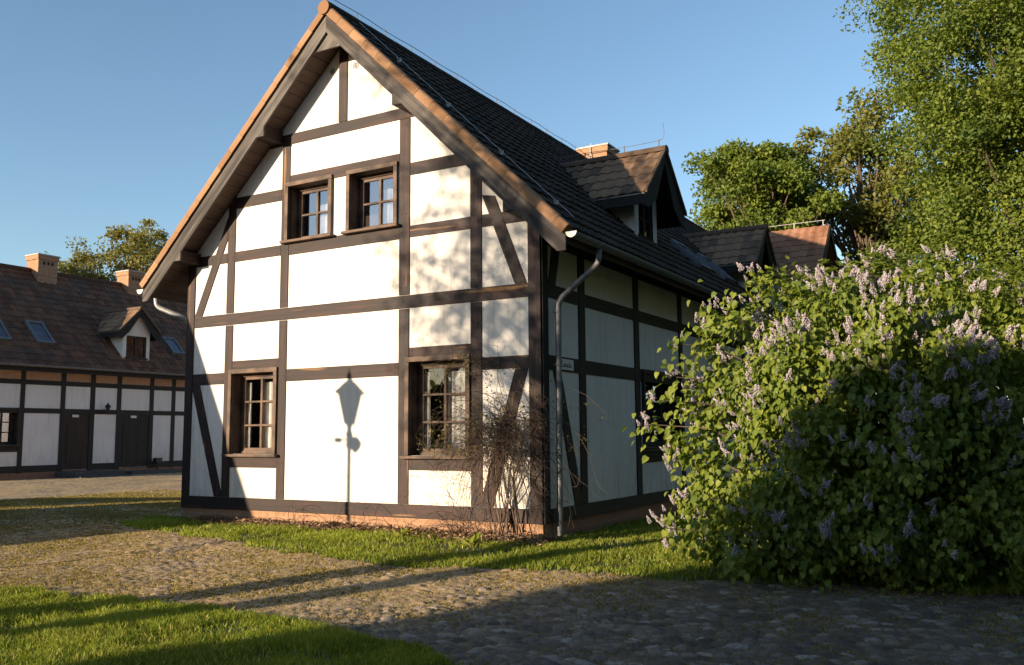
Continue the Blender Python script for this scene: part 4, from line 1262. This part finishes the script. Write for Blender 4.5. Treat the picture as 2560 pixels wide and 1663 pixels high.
def panicle(seed):
    r = np.random.default_rng(seed); n = 105
    h = r.random(n) ** .8; an = r.uniform(0, 2 * math.pi, n)
    rad_ = (.036 * (1 - h) + .007) * (.75 + .35 * r.random(n))
    lobes = 1 + .25 * np.sin(an * 3 + seed)
    c = np.stack([np.cos(an) * rad_ * lobes, np.sin(an) * rad_ * lobes, h * .16 - .02], -1)
    V = []; F = []; T = []; MI = []
    for i in range(n):
        s = .0088 * r.uniform(.75, 1.25); q = r.normal(0, .0015, (6, 3))
        o0 = len(V)
        V += list(c[i] + np.array([(s, 0, 0), (-s, 0, 0), (0, s, 0), (0, -s, 0), (0, 0, s), (0, 0, -s)]) + q)
        t = r.random(); T += [t] * 6
        f = [(0, 2, 4), (2, 1, 4), (1, 3, 4), (3, 0, 4), (2, 0, 5), (1, 2, 5), (3, 1, 5), (0, 3, 5)]
        F += [tuple(o0 + a for a in g2) for g2 in f]
        MI += [1 if (r.random() < .14) else 0] * 8
    return np.array(V), np.array(F), np.array(T), MI
pan = []
for s in range(5):
    V, F, T, MI = panicle(s)
    o = np_mesh('flower_cluster', V, F, [M['petal'], M['bud']], T, True, None, MI)
    pan.append(o.data); bpy.data.objects.remove(o)
spots = []
for q in rng.permutation(nc):
    if rc[q] / lilac_r(d[q:q + 1])[0] < .84 or d[q, 1] > .40 or cc_[q, 2] < .5: continue
    if rng.random() > .50 + .35 * sm((cc_[q, 2] - .9) / 1.2): continue
    for rep_ in range(rng.integers(2, 4)):
        v = unit(d[q] + rng.normal(0, .55, 3)); spots.append((cc_[q] + v * rad_c[q] * rng.uniform(.85, 1.1), v))
for s in sp: spots.append((np.array(s) + np.array([0, -.03, .02]), np.array([-.3, -.5, .6])))
def front_rank(s): return (s[0][0] - CAM.x) ** 2 + (s[0][1] - CAM.y) ** 2
spots.sort(key=front_rank)
VV = []; FF = []; TT_ = []; MM_ = []; off = 0
base_v = [panicle(s) for s in range(5)]
lw = Vector(lil.location)
made = 0
i = 0
for q, v in spots:
    for tw in range(rr.choice((2, 2, 3, 4))):                     # lilac panicles stand in pairs
        ax = Vector((v[0] * .7 + rr.uniform(-.5, .5), v[1] * .7 + rr.uniform(-.5, .4), .75 + rr.uniform(-.25, .4))).normalized()
        rot = ax.to_track_quat('Z', 'Y').to_matrix() @ Matrix.Rotation(rr.uniform(0, 6.28), 3, 'Z')
        sc = rr.uniform(.40, .74); pos = Vector(q) + Vector((rr.uniform(-.07, .07), rr.uniform(-.06, .06), rr.uniform(-.07, .07)))
        if made < 99:
            o = bpy.data.objects.new('flower_cluster', pan[i % 5]); COL.objects.link(o); o.parent = lil
            o.matrix_local = Matrix.Translation(pos - lw) @ rot.to_4x4() @ Matrix.Scale(sc, 4)
            made += 1
        else:
            V, F, T, MI = base_v[i % 5]
            VV.append((np.array(rot) @ (V * sc).T).T + np.array(pos)); FF.append(F + off); TT_.append(T); MM_ += MI; off += len(V)
        i += 1
o = np_mesh('flowers', np.concatenate(VV), np.concatenate(FF), [M['petal'], M['bud']], np.concatenate(TT_), True, lil, MM_)
o['kind'] = 'stuff'

# bare climbing shrub at the corner
cr = empty('climbing_shrub', (-.55, -.15, .2), 'tangled bare climbing shrub drooping over the right corner of the gable', 'shrub')
m = MB(); tw = []
rr = random.Random(21)
def strand(p0, dir0, length, droop, r0, n=9, wob_=.05, ymin=-.03):
    p = Vector(p0); d = Vector(dir0).normalized(); pts = [p.copy()]; st = length / n
    for i in range(n):
        d = (d + Vector((rr.gauss(0, wob_ * 3), rr.gauss(0, wob_ * 2), rr.gauss(0, wob_ * 2) - droop * st * 3))).normalized()
        p = p + d * st
        if p.y > ymin: p.y = ymin - rr.random() * .02
        if p.z < .19: p.z = .19 + rr.random() * .03; d.z = abs(d.z) * .2
        pts.append(p.copy())
    m.tube(pts, [r0 * (1 - .7 * i / n) for i in range(n + 1)], 4, cap=False)
    return pts
for i in range(14):                                                # main stems
    x0 = rr.uniform(-.85, -.2)
    strand((x0, rr.uniform(-.2, -.06), .12), (rr.uniform(-.15, .15) + (-.5 - x0) * .4, -.02, 1), rr.uniform(1.5, 1.9), -.02, rr.uniform(.009, .016), 9, .045)
for i in range(165):                                               # the hanging thatch
    x0 = rr.gauss(-.52, .13); z0 = rr.uniform(1.35, 1.92) - abs(x0 + .52) * .8
    sx = rr.gauss(0, .5)
    pts = strand((x0, rr.uniform(-.16, -.03), z0), (sx, rr.uniform(-.5, .1), rr.uniform(-.1, .7)), rr.uniform(.7, 1.75), rr.uniform(.5, 1.1), rr.uniform(.0028, .0055), 10, .06)
    if rr.random() < .8: 
        for q in range(3):
            a = rr.choice(pts[2:]); strand(a, (rr.gauss(0, 1), rr.uniform(-.6, .2), rr.gauss(-.2, .7)), rr.uniform(.10, .35), .3, .0028, 4, .08)
for i in range(60):                                                # arching long shoots
    x0 = rr.uniform(-1.0, -.1)
    pts = strand((x0, rr.uniform(-.12, -.04), rr.uniform(.9, 1.7)), (rr.gauss(-.25, .6), -.12, 1), rr.uniform(.7, 1.6), rr.uniform(.2, .75), rr.uniform(.0028, .0048), 11, .06)
    tw += pts[5:]
    for q in range(4):
        a = rr.choice(pts[3:]); pp = strand(a, (rr.gauss(0, 1), rr.uniform(-.5, .1), rr.gauss(.1, .8)), rr.uniform(.12, .4), .2, .0026, 4, .08); tw += pp[2:]
for i in range(7):                                                 # over the window
    pts = strand((-.95 + rr.uniform(-.05, .25), -.07, 2.3 + rr.uniform(0, .4)), (-.8, -.05, rr.uniform(.3, .9)), rr.uniform(1.0, 1.6), .55, .004, 12, .05); tw += pts[3:]
    for q in range(4):
        pp = strand(rr.choice(pts[3:]), (rr.gauss(0, 1), -.2, rr.gauss(.1, .8)), rr.uniform(.1, .35), .2, .0026, 4, .08); tw += pp[1:]
for i in range(46):                                                # runners along the wall foot
    x0 = rr.uniform(-4.9, -.3)
    pts = strand((x0, rr.uniform(-.14, -.04), .22), (rr.gauss(-.4, .9), -.1, rr.uniform(.4, 1.2)), rr.uniform(.3, .95), 1.0, rr.uniform(.003, .006), 9, .08)
for i in range(26):                                                # low arching stems left of the thatch
    strand((rr.uniform(-1.5, -.7), rr.uniform(-.2, -.05), .25), (rr.gauss(-.3, .5), -.15, rr.uniform(.6, 1.4)), rr.uniform(.7, 1.4), .7, rr.uniform(.003, .006), 10, .06)
for i in range(14):                                                # round the corner
    pts = strand((rr.uniform(-.15, .02), -.06, rr.uniform(.3, 2.2)), (1, -.2, rr.gauss(.1, .5)), rr.uniform(.25, .7), .6, .0035, 6, .06); tw += pts[3:]
m.build('stem', M['twig'], cr)
tw = np.array([tuple(p) for p in tw]); tw = tw[tw[:, 2] > 1.3]
tw = np.repeat(tw, 2, 0)[rng.random(len(tw) * 2) < .42]; n = len(tw)
leaves('leaves', tw + rng.normal(0, .025, (n, 3)) * np.array([1, .6, 1]), unit(rng.normal(0, 1, (n, 3)) + np.array([0, -.2, -.2])), unit(rng.normal(0, .6, (n, 3)) + np.array([0, -.7, .5])), rng.uniform(.022, .048, n), M['creeper_leaf'], rng.random(n), RHOMB_V, RHOMB_F, cr)

# dock plant in the strip
for (dx, dy, lab) in ((-1.95, -.62, 'small broad-leaved weed growing in the dead leaves below the right window'), (-.62, -.85, 'pale green weed in the leaf litter below the climbing shrub')):
    dk_ = empty('broad_leaved_weed', (dx, dy, .12), lab, 'weed')
    n = 16; th = rng.uniform(0, 6.28, n)
    al = np.stack([np.cos(th) * .6, np.sin(th) * .6, rng.uniform(.5, 1.4, n)], -1)
    leaves('leaves', np.tile([dx, dy, .13], (n, 1)) + rng.normal(0, .02, (n, 3)) * [1, 1, 0], al, np.stack([-np.cos(th), -np.sin(th), .6 * np.ones(n)], -1), rng.uniform(.12, .26, n), M['grass'], rng.uniform(.3, .9, n), HEART_V * np.array([.55, 1, 1]), HEART_F, dk_)

# ------------------------------------------------------------------ outside the frame: what throws the long shadows
# street lamp (its shadow stands on the gable)
lx0, ly0 = -3.43 - TA * 6.6, -6.6
dz = 6.6 * TT
lamp = empty('street_lamp', (lx0, ly0, 0), 'black lantern on a slim post whose shadow falls on the gable', 'street lamp')
m = MB(); zb = gz0(np.array([lx0]), np.array([ly0]))[0]
Z = lambda z: z + dz
m.lathe([(.10, zb - .05), (.10, zb + .25), (.06, zb + .32), (.038, zb + .45), (.036, Z(1.40)), (.06, Z(1.42)), (.06, Z(1.50)), (.04, Z(1.54)), (.07, Z(1.62)), (.04, Z(1.70)), (.05, Z(1.76)), (.09, Z(1.79))], lx0, ly0, 10)
m.build('post', M['black_metal'], lamp)
m = MB(); m.lathe([(.10, Z(1.78)), (.11, Z(1.81)), (.115, Z(1.83)), (.225, Z(2.26))], lx0, ly0, 6); m.build('lantern_glass', M['cement'], lamp)
m = MB(); m.lathe([(.29, Z(2.262)), (.285, Z(2.28)), (.10, Z(2.44)), (.07, Z(2.455)), (.035, Z(2.50)), (.05, Z(2.54)), (.02, Z(2.58)), (.006, Z(2.65))], lx0, ly0, 6); m.build('lantern_roof', M['black_metal'], lamp)
m = MB(); m.tube([(lx0 - .26, ly0, Z(1.535)), (lx0 + .1, ly0, Z(1.55))], .016, 6); m.box(lx0 - .29, lx0 - .17, ly0 - .03, ly0 + .03, Z(1.50), Z(1.57)); m.build('ladder_bar', M['black_metal'], lamp)
m = MB(); m.lathe([(.03, Z(1.34)), (.10, Z(1.42)), (.12, Z(1.50)), (.05, Z(1.58))], lx0 + .12, ly0, 8); m.build('loudspeaker', M['black_metal'], lamp)

def plain_house(name, outline, axis, a, c, label, mats, cat='house', roof_t=.12):
    """walls extruded from a gable outline, with tiled roof planes lying on it"""
    h = empty(name, (0, 0, 0), label, cat)
    m = MB(); m.prism(outline, axis, a, c); m.build('wall', mats[0], h)
    m = MB(); k = len(outline)
    for i in range(k):
        p, q = outline[i], outline[(i + 1) % k]
        if min(p[1], q[1]) < 1.0: continue
        nx, nz = -(q[1] - p[1]), (q[0] - p[0]); ln = math.hypot(nx, nz); nx, nz = nx / ln * roof_t, nz / ln * roof_t
        if nz < 0: nx, nz = -nx, -nz
        m.prism([p, q, (q[0] + nx, q[1] + nz), (p[0] + nx, p[1] + nz)], axis, a - .25, c + .25)
    m.build('roof', mats[1], h)
    return h
# house behind the camera: its gambrel gable shades the yard and the lower lilac
y_s = -27.0; ds = -2.5 - y_s
prof = [(2.05, -.15), (3.05, .75), (3.75, 1.45), (4.6, 2.0), (5.9, 2.35), (8.0, 2.75), (10.5, 1.9), (13.0, 0.0)]
po = [(px - .2 - TA * ds, pz + TT * ds) for px, pz in prof]
po = [(po[0][0], -.3)] + po + [(po[-1][0], -.3)]
plain_house('gambrel_house', po, 'y', y_s - 12, y_s, 'plastered house with gambrel roof behind the camera shading the lower lilac', (M['plaster_shade'], M['tile_red']))
# unseen shed, added left of the frame: its rake draws the slanting shadow at the gable's left foot
plain_house('shadow_shed', [(-10.4, -.3), (-10.3, 2.0), (-6.8, 4.34), (-6.0, 4.86), (-3.9, 3.4), (-3.9, -.3)], 'x', -13.2, -10.0, 'unseen steep roofed shed added left of the yard to shade the gable foot', (M['dwood_z'], M['tile_red']), 'shed', .05)
# unseen hedge, added to throw the shadow band over the left yard
hp = [(-31, -16.3), (-18.9, -7.1), (-15.6, -4.6), (-13.5, -3.0)]
hd = empty('hedge', (-18, -7, 0), 'unseen low hedge added left of the yard to cast its shadow band', 'hedge')
P_ = []
for (xa, ya), (xb, yb) in zip(hp[:-1], hp[1:]):
    n = int(1400 * math.hypot(xb - xa, yb - ya)); t = rng.random(n)
    P_.append(np.stack([xa + (xb - xa) * t + rng.uniform(-.28, .28, n), ya + (yb - ya) * t + rng.uniform(-.28, .28, n), .2 + 1.28 * rng.random(n) ** .8], -1))
P_ = np.concatenate(P_); n = len(P_)
leaves('leaves', P_, unit(rng.normal(0, 1, (n, 3))), unit(rng.normal(0, 1, (n, 3))), rng.uniform(.07, .12, n), M['tree_leaf'], rng.random(n), RHOMB_V, RHOMB_F, hd)
# two slender trees whose trunks and branches shade the yard and the right of the gable
def shade_tree(bx, by, hgt, cx, cz, rx, rz, lab, seed, clumps):
    t = empty('birch_tree', (bx, by, 0), lab, 'tree', 'slender trees behind the camera')
    r = random.Random(seed); m = MB()
    tp = [Vector((bx + .10 * math.sin(i * .7 + seed) * i / 8, by, hgt * i / 8 - .1)) for i in range(9)]
    m.tube(tp, [.28 * (1 - .10 * min(i, 4) - .14 * max(i - 4, 0)) for i in range(9)], 8)
    P = []
    for i in range(clumps):
        e = Vector((cx + r.gauss(0, rx), by + r.gauss(0, .8), cz + r.uniform(-rz, rz)))
        s = max(.2, min(.95, (e.z / hgt) - r.uniform(.05, .2))); k = s * 8; j = int(k); a = tp[j].lerp(tp[min(8, j + 1)], k - j)
        mid = a.lerp(e, .5) + Vector((0, 0, .15))
        m.tube([a, mid, e], [.035, .022, .008], 5, cap=False)
        for q in range(5):
            b0 = mid.lerp(e, r.random()); f = b0 + Vector((r.gauss(0, .4), r.gauss(0, .4), r.gauss(0, .35)))
            m.tube([b0, f], [.010, .004], 4, cap=False)
            for w in range(16): P.append(tuple(f + Vector((r.gauss(0, .13), r.gauss(0, .13), r.gauss(0, .10)))))
    m.build('trunk', M['bark'], t)
    P = np.array(P); n = len(P)
    leaves('crown', P, unit(rng.normal(0, 1, (n, 3))), unit(rng.normal(0, 1, (n, 3))), rng.uniform(.06, .12, n), M['tree_leaf'], rng.random(n), RHOMB_V, RHOMB_F, t)
YT = -15.5
bx1 = .35 + TA * YT; bx2 = 1.30 + TA * YT
shade_tree(bx1, YT, 10.4, bx1 - 1.5, 7.8, .95, 2.9, 'slender tree with sparse crown behind the camera, its trunk shadow crossing the yard', 3, 70)
shade_tree(bx2, YT, 9.0, bx2 - 2.1, 6.9, .55, 1.9, 'second slender tree behind the camera, standing to the right of its twin', 8, 30)

# woods round the far side of the yard, behind the camera: low under the sun, tall sides added to cut sky glow
P_ = []
def wood_band(x0, x1, y0, y1, lo, hi, n, seed):
    t = rng.random(n)
    x = x0 + (x1 - x0) * t + rng.uniform(-2.5, 2.5, n); y = y0 + (y1 - y0) * t + rng.uniform(-2.5, 2.5, n)
    top_ = lo + (hi - lo) * (.6 * vnoise(x, y, .12, seed) + .4 * vnoise(x, y, .5, seed + 1))
    P_.append(np.stack([x, y, top_ * rng.random(n) ** .7], -1))
wood_band(-95, 30, -76, -76, 5.2, 9.5, 26000, 71)
wood_band(2, 46, -46, -40, 14, 21, 26000, 73)
wood_band(46, 48, -40, 10, 14, 21, 22000, 75)
wood_band(-62, -62, -50, 10, 12, 19, 22000, 77)
P_ = np.concatenate(P_); n = len(P_)
o = leaves('woods', P_, unit(rng.normal(0, 1, (n, 3))), unit(rng.normal(0, 1, (n, 3))), rng.uniform(.6, 1.3, n), M['tree_leaf'], rng.random(n), RHOMB_V, RHOMB_F)
tag(o, 'far-off wood behind the camera, reflected in the ground floor windows, its tall sides added to hold back sky light', 'woods', kind='stuff')
